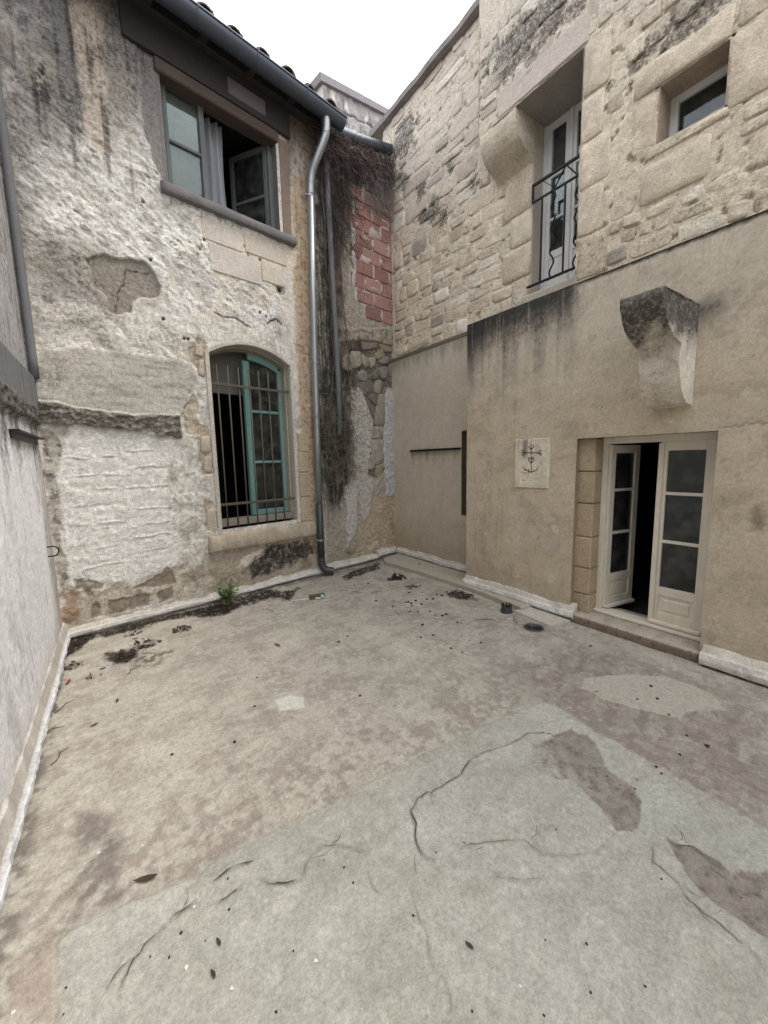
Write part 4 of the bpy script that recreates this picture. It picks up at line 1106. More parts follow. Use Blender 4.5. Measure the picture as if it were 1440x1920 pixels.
sash = MB(BACK).box(2.035, 2.125, .935, 2.84, -.215, -.165, .005).box(2.505, 2.555, .935, 2.78, -.215, -.168, .005).box(2.12, 2.51, .935, 1.0, -.214, -.168, .005)
sash.box(2.035, 2.055, .95, 2.80, -.166, -.15, .004)
sash.prism(top_rail(2.11, 2.52, .045, .075), -.214, -.168)
s1 = sash.build('sash', M_TEAL, lwin)
MB(BACK).prism(top_rail(1.56, 2.60, -.01, .05), -.24, -.17).build('frame_head', M_GREYW, lwin)
for v in (1.61, 2.24):
    MB(BACK).box(2.12, 2.51, v - .016, v + .016, -.208, -.166, .005).build('glazing_bar', M_TEAL, lwin)
for a, b in ((.99, 1.60), (1.62, 2.23), (2.25, 2.80)):
    MB(BACK).box(2.115, 2.515, a, b, -.197, -.192).build('pane', M_GLASSD, lwin)
# the other sash stands open into the room
osash = MB(BACK)
for (a, b, c, d) in ((.94, 1.01, -.72, -.24), (2.72, 2.79, -.72, -.24), (1.59, 1.62, -.72, -.24), (2.22, 2.25, -.72, -.24)):
    osash.box(1.60, 1.64, a, b, c, d)
osash.box(1.60, 1.64, .94, 2.79, -.76, -.69).box(1.60, 1.64, .94, 2.79, -.28, -.23)
osash.build('sash', M_TEAL, lwin)
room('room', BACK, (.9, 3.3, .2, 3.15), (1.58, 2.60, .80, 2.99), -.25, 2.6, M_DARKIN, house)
MB(BACK).box(1.45, 2.75, 2.47, 2.99, -.50, -.44).build('ceiling_panel', M_GREYIN, lwin)  # pale grey panel added to stand for the room's lit ceiling
gr = MB(BACK).box(1.555, 2.62, 2.485, 2.515, -.045, -.03, .003).build('window_grille', M_RUST, house)
MB(BACK).box(1.555, 2.60, 1.105, 1.135, -.045, -.03, .003).build('cross_bar', M_RUST, gr)
for u in np.arange(1.67, 2.50, .127):
    MB(BACK).tube([(u, .80, -.052), (u, 1.6, -.052), (u, 2.72, -.052)], .0085, 7).build('bar', M_RUST, gr, True)

# ---- upper window under the eave
uw = MB(BACK)
uw.box(1.30, 1.345, 4.40, 5.45, -.17, -.10, .005).box(2.50, 2.56, 4.40, 5.50, -.17, -.10, .005).box(1.30, 2.56, 4.38, 4.43, -.18, -.09, .005).box(1.30, 2.56, 5.43, 5.50, -.17, -.10, .005)
uwin = uw.build('window', M_TEALD, house)
uwin['label'] = 'upper window with grey frame, one leaf open'
s = MB(BACK).box(1.345, 1.385, 4.43, 5.43, -.15, -.105, .004).box(1.70, 1.755, 4.43, 5.43, -.15, -.10, .004).box(1.38, 1.71, 4.43, 4.475, -.15, -.105, .004).box(1.38, 1.71, 5.38, 5.43, -.15, -.105, .004)
s.build('sash', M_TEALD, uwin)
MB(BACK).box(1.38, 1.71, 4.885, 4.915, -.148, -.107, .004).build('glazing_bar', M_TEALD, uwin)
for a, b in ((4.47, 4.89), (4.91, 5.385)):
    MB(BACK).box(1.378, 1.712, a, b, -.135, -.130).build('pane', M_GLASS, uwin)
MB(BACK).box(1.36, 1.74, 4.44, 5.42, -.19, -.175).build('blind', M_BLIND, uwin)
# the open leaf, hinged on the right jamb and swung into the room
hf = BACK.pts([(2.505, 0, -.14)])[0]; an = math.radians(66)
du = -BACK.A[0] * math.cos(an) - BACK.A[2] * math.sin(an); dn = np.cross(du, [0, 0, 1])
LEAF_F = Frame(hf, du, (0, 0, 1), dn)
s = MB(LEAF_F).box(0, .05, 4.44, 5.40, -.02, .02, .004).box(.50, .555, 4.44, 5.40, -.02, .02, .004).box(.04, .51, 4.44, 4.50, -.02, .02, .004).box(.04, .51, 5.34, 5.40, -.02, .02, .004)
s.build('sash', M_TEALD, uwin)
MB(LEAF_F).box(.045, .505, 4.83, 4.865, -.018, .018, .004).build('glazing_bar', M_TEALD, uwin)
for a, b in ((4.495, 4.835), (4.86, 5.345)):
    MB(LEAF_F).box(.045, .505, a, b, -.003, .003).build('pane', M_GLASS, uwin)
rv = MB(BACK)      # plastered reveals
rv.box(1.27, 1.302, 4.36, 5.62, -.25, -.003); rv.box(2.558, 2.60, 4.36, 5.62, -.25, -.003); rv.box(1.28, 2.58, 5.50, 5.60, -.25, -.02)
rv.build('reveal', mat_plain('grey_reveal', S(112, 110, 108), .9, 0, .4, 14, .3, .004), uwin)
P = []; C = []; us_ = np.linspace(1.22, 2.74, 30)
prof = [(-.19, 4.39), (-.02, 4.385), (.062, 4.374), (.068, 4.366), (.068, 4.295), (.060, 4.284), (-.02, 4.275)]
for u in us_:
    for j, (n, v) in enumerate(prof):
        e = .007 * float(fbm(u * 8, j * 1.3, 3, 720)); P.append((u, v + e, n + e)); C.append(tone(S(112, 110, 110), u, v, 721, .15))
k = len(prof)
sl = MB(BACK); sl.add(P, [(i * k + j, i * k + j + 1, (i + 1) * k + j + 1, (i + 1) * k + j) for i in range(len(us_) - 1) for j in range(k - 1)] + [tuple(range(k)), tuple((len(us_) - 1) * k + j for j in range(k))])
sl.build('sill', M_KERB, uwin, True, np.array(C))
sj = MB(BACK).box(2.60, 2.72, 4.40, 5.45, -.06, .012, .006)
sj.build('jamb_stone', M_STONE, uwin, False, np.array([tone(S(128, 112, 98), p[0], p[1], 730, .2) for p in sj.v]))
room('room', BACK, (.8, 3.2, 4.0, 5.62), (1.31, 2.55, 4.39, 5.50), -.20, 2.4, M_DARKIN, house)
# curtains hang inside the open half
def curtain(u0, u1, v0, v1, n, folds, taper, label):
    P = []; ns = 42; nvv = 8
    for j in range(nvv):
        b = j / (nvv - 1)
        for i in range(ns):
            a = i / (ns - 1)
            wid = 1 - taper * (1 - abs(2 * b - 1))
            u = u0 + (u1 - u0) * (.5 + (a - .5) * wid)
            P.append((u, v0 + (v1 - v0) * b, n + .028 * math.sin(a * folds * 2 * math.pi) + .006 * math.sin(b * 5 + a * 9)))
    F = [(j * ns + i, j * ns + i + 1, (j + 1) * ns + i + 1, (j + 1) * ns + i) for j in range(nvv - 1) for i in range(ns - 1)]
    m = MB(BACK); m.add(P, F)
    return tag(m.build('curtain', M_CURT, None, True), label, 'curtain', 'curtains of the upper window')
curtain(1.76, 2.02, 4.42, 5.42, -.26, 3, .1, 'grey curtain hanging beside the closed leaf of the upper window')
curtain(2.36, 2.68, 4.42, 5.44, -.72, 4, .3, 'grey curtain hanging behind the open leaf of the upper window')
# lintel beam, rafters, eave shade board, roof
lb = MB(BACK).box(1.26, 2.58, 5.375, 5.495, -.16, .035, .012)
lb.build('lintel_beam', M_WOOD, house)
MB(BACK).box(-.5, 3.2, 5.80, 5.96, -.02, .11, .01).build('wall_plate', M_WOODD, house)
MB(BACK).box(1.0, 2.75, 5.50, 5.80, -.05, .040, .006).build('eave_shade_board', M_WOODD, house)  # dark board added to imitate the shade under the eave
MB(BACK).box(1.98, 2.42, 5.56, 5.72, -.02, .052, .01).build('plaster_infill', mat_plain('old_infill', S(104, 100, 98), .9, 0, .3, 14, .3, .003), house)
RP = math.radians(16)
ex = math.cos(RP); ez = math.sin(RP)
ROOF = Frame(BACK.pts([(0, 5.865, .28)])[0], BACK.A[0], -BACK.A[2] * ex + np.array([0, 0, ez]), BACK.A[2] * ez + np.array([0, 0, ex]))
roof = MB(ROOF).box(-.6, 3.30, -.03, 3.2, .0, .022).build('roof', M_WOODD, house)
for u in np.arange(-.35, 3.2, .5):
    MB(ROOF).box(u, u + .085, -.005, .9, -.105, -.002, .006).build('rafter', M_WOODD, house)
MB(ROOF).box(-.6, 3.31, -.05, -.032, -.05, .05).build('fascia', M_WOODD, house)
def tile_mesh():
    m = MB(); seg = 8; P = []
    for t, r in ((0, .098), (.45, .082)):
        for th in (.016, 0):
            for i in range(seg + 1):
                a = math.pi * i / seg
                P.append(((r - th * 1) * math.cos(a), t, (r - th) * math.sin(a) * .85))
    k = seg + 1; F = []
    for i in range(seg):
        F += [(i, i + 1, 2 * k + i + 1, 2 * k + i), (k + i, 3 * k + i, 3 * k + i + 1, k + i + 1), (i, k + i, k + i + 1, i + 1), (2 * k + i, 2 * k + i + 1, 3 * k + i + 1, 3 * k + i)]
    me = bpy.data.meshes.new('roof_tile'); me.from_pydata(P, [], F)
    bm = bmesh.new(); bm.from_mesh(me); bmesh.ops.recalc_face_normals(bm, faces=bm.faces); bm.to_mesh(me); bm.free()
    me.materials.append(M_TILE); me.update(); return me
TM = tile_mesh()
RM = Matrix(((ROOF.A[0][0], ROOF.A[1][0], ROOF.A[2][0], 0), (ROOF.A[0][1], ROOF.A[1][1], ROOF.A[2][1], 0), (ROOF.A[0][2], ROOF.A[1][2], ROOF.A[2][2], 0), (0, 0, 0, 1)))
for i in range(13):
    for r in range(4):
        for cover in (1, 0):
            u = -.45 + i * .30 + (.15 if not cover else 0)
            if u > 3.26: continue
            o = bpy.data.objects.new('roof_tile', TM); COL.objects.link(o)
            w = ROOF.pts([(u + random.uniform(-.012, .012), -.06 + r * .36 + random.uniform(-.02, .02), (.015 if cover else .07) + r * .0)])[0]
            o.matrix_basis = Matrix.Translation(Vector(w)) @ RM @ Matrix.Rotation(random.uniform(-.04, .04), 4, 'Z') @ (Matrix.Identity(4) if cover else Matrix.Rotation(math.pi, 4, 'Y'))
            o.parent = roof; o.matrix_parent_inverse = world_of(roof).inverted()
# zinc flashing over the brick end of the house
P = []
for u in np.linspace(3.30, 4.52, 9):
    zz = 5.86 + (u - 3.3) * .22 + .02 * math.sin(u * 3)
    P += [(u, zz + .13, -.5), (u, zz + .10, .10), (u, zz + .095, .105), (u, zz - .005, .095), (u, zz - .01, .02)]
fl_ = MB(BACK); fl_.add(P, [(i * 5 + j, i * 5 + j + 1, (i + 1) * 5 + j + 1, (i + 1) * 5 + j) for i in range(8) for j in range(4)])
fl_.build('flashing', M_ZINCD, house, True)
MB(BACK).box(3.25, 4.8, 5.90, 6.06, -.5, -.02).build('wall_head', M_KERB, house, False, S(120, 114, 106))

# ================================================================== the stone building on the right
# depths out of its stone face: 0 set-back stone wall, .02 thin render, .31 jettied upper wall, .35 thick render box
stoneb = empty('stone_building', (3.62, 2.0, 0), 'tall limestone building with smooth beige render below and French doors', 'building')
DOOR = dict(u0=.95, u1=1.99, v1=1.76)
def make_render_box():
    us = np.concatenate([np.arange(-9, -1.5, .5), np.arange(-1.5, 3.3501, .0125), [3.352]]); vs = np.arange(-.06, 3.131, .011)  # coarse columns, unseen behind the camera, added to cut low sky light
    R = Relief(us, vs, S(190, 174, 150), 21); U, V = R.U, R.V
    big = fbm(U * .9, V * .9, 4, 201); mid = fbm(U * 3, V * 3, 4, 203); fin = fbm(U * 14, V * 14, 4, 205)
    st = fbm(U * 13, V * .8, 4, 207); st2 = fbm(U * 34, V * 1.4, 3, 209)
    R.H += .35 + .006 * big + .002 * mid + .0008 * fin
    R.paint(sstep(-.2, .5, big), S(198, 183, 160), .6)
    R.paint(sstep(.0, .5, mid), S(172, 158, 138), .45)
    R.paint(sstep(1.6, 2.9, V + .3 * big), S(184, 176, 162), .5)
    R.paint(sstep(.1, .5, st) * sstep(2.0, 2.4, U), S(160, 150, 130), .5)
    R.paint(sstep(.15, .5, -st2) * sstep(2.0, 2.4, U), S(190, 180, 162), .4)
    R.paint(sstep(.45, .0, V + .15 * mid), S(150, 134, 112), .55)
    tw = fbm(U * 2.2 + 1.2 * mid, V * 3.0, 5, 219, .6); R.paint(sstep(.08, .30, tw), S(196, 185, 167), .45); R.paint(sstep(.08, .30, -tw), S(160, 147, 128), .45); R.H += .003 * tw
    R.paint(sstep(.30, .42, fbm(U * 9, V * 7, 5, 220)), S(150, 138, 120), .4)
    R.paint(sstep(.34, .40, fbm(U * 5, V * 6, 5, 222)), S(204, 195, 178), .4)
    # black algae running down below the ledge
    d = 3.13 - V
    ln = .42 + .85 * sstep(-.5, .6, fbm(U * 5, U * 0, 3, 211)) + .35 * sstep(-.2, .6, fbm(U * 19, U * 0, 3, 213))
    side = sstep(1.96, 2.14, U + .05 * fin)
    far = .55 + .45 * sstep(2.6, 3.3, U)
    run = sstep(1.0, .0, d / (ln * .95)) * side
    R.paint(run * sstep(-.5, .3, st + .35 * st2 + .2), S(74, 72, 66), np.clip(1.0 * far, 0, 1))
    R.paint(sstep(.42, .04, d + .12 * fin + .1 * st) * side * sstep(-.6, .0, st2 + .5), S(50, 49, 46), .85)
    R.paint(sstep(.55, .05, d + .2 * st) * sstep(2.95, 3.32, U), S(52, 51, 48), .8)
    R.paint(sstep(.9, .2, d) * side * sstep(.2, .45, st2), S(196, 190, 176), .35)
    edge = sstep(.05, .006, d + .02 * fin) * (1 - side); R.paint(edge, S(60, 56, 50), .85); R.H -= edge * .006
    R.paint(sstep(.22, .0, d + .15 * st) * (1 - side) * sstep(.0, .4, st2), S(146, 138, 124), .5)
    # darker patch beside the big corbel, old fixing marks
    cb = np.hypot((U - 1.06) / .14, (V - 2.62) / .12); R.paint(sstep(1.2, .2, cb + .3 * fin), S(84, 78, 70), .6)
    for (u, v, r) in ((2.65, .98, .05), (2.63, .74, .06), (2.17, .88, .04), (2.62, .32, .05), (2.2, .36, .05)):
        e = np.abs(np.hypot(U - u, V - v) - r * .6 + .012 * fin); R.paint(sstep(.02, .006, e), S(206, 198, 184), .6)
    sp = np.hypot((U - .70) / .05, (V - 1.15) / .09); R.paint(sstep(1.3, .3, sp + .9 * fin), S(104, 96, 86), .6)
    dots = sstep(.60, .66, fbm(U * 30, V * 30, 2, 217)); R.paint(dots, S(120, 110, 96), .5)
    R.crack([(.95, 1.77), (.80, 1.79), (.55, 1.78), (.3, 1.80)], .008, .003, S(120, 108, 92), .02, .6)
    R.grain(.06, .06)
    cu, cv = R.cells(); CU, CV = np.meshgrid(cu, cv)
    keep = ~((CU > DOOR['u0']) & (CU < DOOR['u1']) & (CV < DOOR['v1']))
    R.L = np.maximum(R.L, np.clip(run * (.55 + .3 * sstep(-.3, .3, st + .35 * st2)), 0, 1)); R.L = np.maximum(R.L, .85 * sstep(.30, .03, d + .15 * st) * side); R.L = np.maximum(R.L, .9 * sstep(.05, .0, d) * (1 - side)); R.L = np.maximum(R.L, .5 * sstep(1.1, .3, cb))
    o = sheet('render_wall', RIGHT, us, vs, R.H, R.C, keep, M_REND, stoneb, R.L)
    return o
render_wall = make_render_box()
m = MB(RIGHT)
m.add([(-9, 3.132, .352), (3.352, 3.132, .352), (3.352, 3.15, -.02), (-9, 3.15, -.02), (3.352, -.06, .352), (3.352, -.06, -.02)], [(0, 1, 2, 3), (1, 4, 5, 2)])
m.build('render_ledge', M_REND, stoneb, False, S(112, 106, 94))
# door opening: reveals
m = MB(RIGHT).box(1.99, 2.05, 0, 1.80, .02, .345).box(.90, .95, 0, 1.80, .02, .345).box(.92, 2.02, 1.76, 1.82, .02, .345)
m.build('door_reveal', M_REND, stoneb, False, S(140, 122, 100))
def thin_render():
    us = np.arange(3.30, 5.32, .0125); vs = np.arange(-.06, 3.161, .0125)
    R = Relief(us, vs, S(192, 181, 162), 23); U, V = R.U, R.V
    big = fbm(U * 1.2, V * 1.2, 4, 221); fin = fbm(U * 12, V * 12, 4, 223); st = fbm(U * 12, V * .8, 4, 225)
    R.H += .022 + .006 * big + .001 * fin
    R.paint(sstep(-.1, .5, big), S(200, 189, 170), .6); R.paint(sstep(.0, .5, .4 * st + .8 * fbm(U * 3, V * 2, 5, 227)), S(180, 167, 146), .4)
    R.paint(sstep(.9, .1, V + .3 * big), S(158, 142, 118), .6)
    R.paint(sstep(2.2, 3.2, V + .2 * big), S(188, 179, 162), .4)
    d = 3.16 - V; R.paint(sstep(.25, .0, d + .2 * st), S(120, 112, 98), .6); R.paint(sstep(.03, .005, d), S(44, 40, 36), .8)
    b = sstep(.05, .01, np.abs(U - 4.3) - .53) * sstep(.28, .02, 1.72 - V) * (V < 1.73); R.paint(b * sstep(-.2, .4, st + .3 * fin), S(128, 116, 96), .55)
    cu, cv = R.cells(); CU, CV = np.meshgrid(cu, cv)
    keep = ~((CU > 3.40) & (CU < 3.755) & (CV > .83) & (CV < 1.96))
    sheet('render_wall', RIGHT, us, vs, R.H, R.C, keep, M_REND, stoneb)
    m = MB(RIGHT).box(3.75, 3.80, .80, 2.0, -.3, .020).box(3.38, 3.78, 1.955, 2.0, -.3, .020).box(3.38, 3.78, .79, .835, -.3, .020).box(3.38, 3.78, .80, 2.0, -.34, -.28)
    m.build('niche', M_REND, stoneb, False, S(120, 106, 88))
    MB(RIGHT).box(3.25, 5.3, 3.155, 3.20, -.05, .022, .004).build('render_top', M_REND, stoneb, False, S(110, 102, 90))
thin_render()
rb = MB(RIGHT).box(3.76, 4.80, 1.715, 1.745, .02, .062, .004)
tag(rb.build('shelf_bar', M_IRON), 'thin dark iron bar fixed across the beige render', 'bar')

# ---- set-back stone wall: mortar bed, then the stones
LICHEN = [((4.90, 6.15), .36), ((4.95, 5.6), .18), ((4.55, 5.3), .13), ((4.30, 4.92), .16), ((4.08, 4.75), .12), ((4.5, 4.95), .13), ((3.95, 5.3), .10), ((3.55, 4.85), .12)]
def lichen(u, v):
    w = 0.0
    for (c, r) in LICHEN:
        w = np.maximum(w, 1.25 - np.hypot(u - c[0], v - c[1]) / r)
    return sstep(.25, .6, w + .9 * fbm(u * 6, v * 8, 4, 231))
def mortar_sheet(name, us, vs, n0, keepfn, seed, flat=None):
    R = Relief(us, vs, S(209, 195, 173), seed); U, V = R.U, R.V
    big = fbm(U * 1.5, V * 1.5, 4, seed); mid = fbm(U * 6, V * 8, 4, seed + 1); fin = fbm(U * 18, V * 18, 4, seed + 2); vf = fbm(U * 50, V * 50, 3, seed + 4)
    R.H += n0 + .010 * big + .010 * mid + .005 * fin + .002 * vf
    R.paint(sstep(-.1, .5, big), S(216, 202, 179), .5); R.paint(sstep(.0, .5, mid), S(193, 178, 156), .5); R.paint(sstep(.2, .5, fin), S(164, 150, 132), .5)
    gr = sstep(4.3, 5.6, V + .5 * big); R.paint(gr, S(188, 178, 168), .5)
    hol = sstep(.30, .40, fbm(U * 9, V * 11, 3, seed + 6)); R.H -= hol * .018; R.paint(hol, S(150, 136, 118), .5)
    if n0 < .1:
        R.L = np.maximum(R.L, .97 * lichen(U, V)); R.L = np.maximum(R.L, .42 * sstep(4.4, 5.6, V + .4 * mid))
    else:
        lk = np.maximum(1.2 - np.hypot((U - 1.30) / .55, (V - 4.60 - .1 * (1.3 - U)) / .22), 1.2 - np.hypot((U - 2.6) / .8, (V - 5.55) / .35))
        R.L = np.maximum(R.L, .95 * sstep(.2, .6, lk + 1.0 * fbm(U * 4, V * 9, 4, 241))); R.L = np.maximum(R.L, .38 * sstep(4.3, 5.4, V + .4 * mid))
    R.grain(.14, .12)
    cu, cv = R.cells(); CU, CV = np.meshgrid(cu, cv)
    return sheet(name, RIGHT, us, vs, R.H, R.C, keepfn(CU, CV), M_STONE, stoneb, R.L)
wall_b = mortar_sheet('wall', np.arange(2.74, 5.42, .0125), np.arange(3.05, 6.62, .0125), 0.0, lambda u, v: u > 2.765, 251)
wall_f = mortar_sheet('wall', np.concatenate([np.arange(-9, -.5, .25), np.arange(-.5, 3.24, .0125)]), np.concatenate([np.arange(3.10, 6.0, .0125), np.arange(6.0, 7.3, .05)]), .311,  # upper wall also run on unseen behind the camera to block sky light
    lambda u, v: ~(((u > 2.085) & (v < 5.03)) | ((u > 1.075) & (u < 1.485) & (v > 3.92) & (v < 4.315))), 271)
# returns of the jettied part
m = MB(RIGHT)
m.add([(2.085, 3.1, .318), (2.085, 5.03, .318), (2.085, 5.03, -.25), (2.085, 3.1, -.25), (3.24, 5.03, .318), (3.24, 5.03, -.02), (3.24, 7.3, .318), (3.24, 7.3, -.02), (2.70, 5.03, -.25), (2.70, 5.03, -.02)],
      [(0, 1, 2, 3), (4, 6, 7, 5)])
m.build('wall_return', M_STONE, stoneb, False, S(190, 176, 154))
m = MB(RIGHT).box(2.085, 2.78, 5.03, 5.09, -.25, .31)
m.build('soffit', M_REND, stoneb, False, S(150, 144, 136))

def near_rect(u, v, rects, pad=.02):
    return any(a - pad < u < b + pad and c - pad < v < d + pad for a, b, c, d in rects)
def stone_col(seed, lick, odd=True):
    k = RNG.random()
    base = S(212, 199, 178) * (1 - k) + S(196, 180, 157) * k
    base = base * RNG.uniform(.92, 1.06); dirt_ = RNG.choice([.0, .2, .3, .42, .5])
    if odd and RNG.random() < .12: base = S(178, 164, 144)
    if odd and RNG.random() < .12: base = S(218, 208, 190)
    if odd and RNG.random() < .02: base = S(162, 152, 138)
    def fn(u, v):
        c = tone(base, u, v, seed, .14) * (1 + .35 * float(fbm(u * 30, v * 30, 2, seed)))
        g_ = float(sstep(4.3, 5.6, v)) * .4
        c = c * (1 - g_) + S(186, 178, 172) * g_
        l = float(lick(u, v))
        return np.append(c, max(.97 * l, .42 * float(sstep(4.4, 5.6, v)), dirt_))
    return fn
def courses(u0, u1, v0, v1, hr, wr, wall, n0, ok, lick, seed, limit):
    rg = random.Random(seed); v = v0; made = 0
    while v < v1 - .05:
        h = rg.uniform(*hr); u = u0 + rg.uniform(-.15, .05)
        while u < u1:
            w = rg.uniform(*wr) * (1.3 if h > .19 else 1)
            split = 2 if (h > .17 and rg.random() < .28) else 1
            for sp in range(split):
                hh = h / split; vv = v + .025 * math.sin(u * 2.1 + v * 3) + sp * hh
                ga = rg.uniform(.004, .018); a, b = max(u, u0) + ga, min(u + w, u1) - ga; vb = v + .025 * math.sin(u * 2.1 + v * 3)
                cu_, cv_ = (a + b) / 2, vv + hh / 2
                if b - a > .05 and ok(a, b, vv, vv + hh) and rg.random() < .88:
                    ang = rg.uniform(-.10, .10); K = 14; pw = rg.uniform(.24, .46); ph = rg.uniform(0, 9); pts = []
                    for i in range(K):
                        t = 2 * math.pi * i / K + .2
                        c_, s_ = math.cos(t), math.sin(t)
                        rr = 1 + .13 * float(fbm(c_ * 1.3 + ph, s_ * 1.3 + ph, 2, seed)) - rg.uniform(0, .07)
                        x = math.copysign(abs(c_) ** pw, c_) * (b - a) / 2 * rr; y = math.copysign(abs(s_) ** pw, s_) * (hh / 2 - .006) * rr
                        pts.append((cu_ + x + y * rg.uniform(-.05, .05), cv_ + y + x * ang))
                    put_stone(RIGHT, pts, rg.choice((.0015, .003, .004, .006, .009, .014)), stone_col(made % 40 + seed, lick), wall, seed + made, n0 - .002)
                    made += 1
                    if made >= limit: return made
            u += w
        v += h
    return made
nb = courses(2.98, 5.20, 3.20, 6.58, (.09, .25), (.13, .46), wall_b, .003, lambda a, b, c, d: True, lichen, 1000, 290)
def lick_f(u, v):
    lk = np.maximum(1.15 - np.hypot((u - 1.30) / .55, (v - 4.60 - .1 * (1.3 - u)) / .16), 1.15 - np.hypot((u - 2.6) / .8, (v - 5.55) / .3))
    return sstep(.3, .6, lk + .9 * fbm(u * 4, v * 9, 4, 241))
KEY = [  # traced dressed stones of the jettied wall: (u0, u1, v0, v1, proud)
    (1.86, 2.080, 4.62, 5.02, .014), (1.90, 2.080, 4.27, 4.60, .012), (1.83, 2.080, 3.90, 4.255, .014), (1.87, 2.080, 3.52, 3.885, .012), (1.82, 2.080, 3.16, 3.505, .014),
    (1.49, 1.66, 3.93, 4.29, .012), (1.06, 1.66, 4.32, 4.52, .022), (.80, 1.07, 3.88, 4.32, .014), (.78, 1.04, 4.34, 4.66, .018), (1.05, 1.56, 3.85, 3.912, .012), (1.14, 1.58, 3.53, 3.80, .024)]
for i, (a, b, c, d, h) in enumerate(KEY):
    P_ = round_poly([(a, c), (b, c), (b, d), (a, d)], 1, .06)
    P_ = [(p[0] + (.006 * random.uniform(-1, 1) if b < 2.1 else 0), p[1] + .005 * random.uniform(-1, 1)) for p in resample(P_, .12)]
    put_stone(RIGHT, P_, h * .7, stone_col(1300 + i, lick_f if c > 4.28 and a < 1.7 else (lambda u, v: 0), False), wall_f, 1300 + i, .312, 'dressed_stone')
def ok_f(a, b, c, d):
    if b > 2.06 and c < 5.05: return False
    if a > 3.2: return False
    for (e, f_, g_, h_, _) in KEY + [(1.07, 1.49, 3.91, 4.32, 0), (2.13, 3.3, 4.9, 5.10, 0)]:
        if a < f_ and b > e and c < h_ and d > g_: return False
    return True
nf = courses(.45, 3.22, 3.17, 6.0, (.08, .19), (.09, .34), wall_f, .314, ok_f, lick_f, 2000, 200)
# lintel over the balcony door
m = MB(RIGHT).box(2.05, 2.98, 5.035, 5.27, .0, .326, .012)
m.build('lintel', M_STONE, stoneb, False, np.array([tone(S(190, 178, 166), p[0], p[1], 1400, .12) for p in m.v]))
# corbel carrying the jetty
prof = [(.0, 4.62), (.0, 5.03), (.31, 5.03), (.312, 4.99), (.31, 4.93), (.285, 4.85), (.24, 4.785), (.17, 4.735), (.08, 4.70), (.03, 4.66)]
def corbel(name, prof, u0, u1, seed, colfn, wob=.006, nu=9, base=0.0):
    """prof: two points on the wall line (bottom, top), then the worn front from the top down"""
    fr = []
    pts = prof[1:] + [prof[0]]
    for p, q in zip(pts[:-1], pts[1:]):
        k = max(1, int(math.hypot(q[0] - p[0], q[1] - p[1]) / .022))
        fr += [(p[0] + (q[0] - p[0]) * t / k, p[1] + (q[1] - p[1]) * t / k) for t in range(k)]
    fr.append(prof[0])
    m = MB(RIGHT); P = []; C = []; k = len(fr); us = np.linspace(u0, u1, nu)
    def jig(u, n, v):
        return wob * float(fbm(u * 12 + n * 7, v * 14 + n * 9, 3, seed)) if n > .01 else 0.0
    for i, u in enumerate(us):
        for (n, v) in fr:
            e = jig(u, n, v); P.append((u + (e if i in (0, nu - 1) else 0), v + e, base + n + e)); C.append(colfn(u, v, n))
    F = [(i * k + j, i * k + j + 1, (i + 1) * k + j + 1, (i + 1) * k + j) for i in range(nu - 1) for j in range(k - 1)]
    nc = 8                                     # worn side faces
    for s_, i in ((0, 0), (1, nu - 1)):
        b0 = len(P); u = us[i]
        for (n, v) in fr:
            for c in range(nc):
                t = c / (nc - 1); nn = n * t; e = jig(u, nn, v)
                P.append((u + e, v + jig(u, n, v) , base + nn + jig(u, n, v) * t)); C.append(colfn(u, v, nn))
        F += [(b0 + j * nc + c, b0 + j * nc + c + 1, b0 + (j + 1) * nc + c + 1, b0 + (j + 1) * nc + c) for j in range(k - 1) for c in range(nc - 1)]
    m.add(P, F)
    return m.build(name, M_STONE, stoneb, True, np.array(C))
corbel('corbel', prof, 2.765, 3.22, 1500, lambda u, v, n: np.append(tone(S(202, 190, 170), u, v, 1500, .14), .4))
for i, (a, b, c, d) in enumerate([(2.768, 3.12, 4.22, 4.66), (2.768, 3.04, 3.90, 4.205), (2.768, 3.14, 3.56, 3.885), (2.768, 3.0, 3.20, 3.545)]):
    put_stone(RIGHT, resample(round_poly([(a, c), (b, c), (b, d), (a, d)], 1, .05), .14), .016, stone_col(1520 + i, lambda u, v: 0, False), wall_b, 1520 + i, .0, 'dressed_stone')
# big scroll corbel on the render
pr = [(.0, 1.95), (.0, 2.655), (.30, 2.655), (.62, 2.652), (.635, 2.63), (.63, 2.58), (.60, 2.52), (.555, 2.46), (.49, 2.415), (.42, 2.385), (.34, 2.365), (.305, 2.355), (.300, 2.33), (.302, 2.27), (.295, 2.20), (.272, 2.12), (.235, 2.055), (.18, 2.0), (.10, 1.962)]
def corb_col(u, v, n):
    top = float(sstep(2.28, 2.52, v + .16 * float(fbm(u * 9 + n * 5, v * 4 + n * 6, 3, 1601))))
    c = tone(S(216, 206, 190), u, v + n, 1600, .22)
    run = float(sstep(.0, .4, fbm(u * 22 + n * 3, v * 2.0 + n * 3, 3, 1603))) * float(sstep(2.1, 2.4, v)) * .8
    c = c * (1 - .6 * top) + S(74, 71, 62) * .6 * top
    gl = max(1.0 * top, .8 * run, .36)
    return np.append(c, gl)
corb = corbel('corbel', pr, 1.12, 1.378, 1600, corb_col, .010, 11, .35)
corb['label'] = 'large S-curved stone corbel blackened on top'
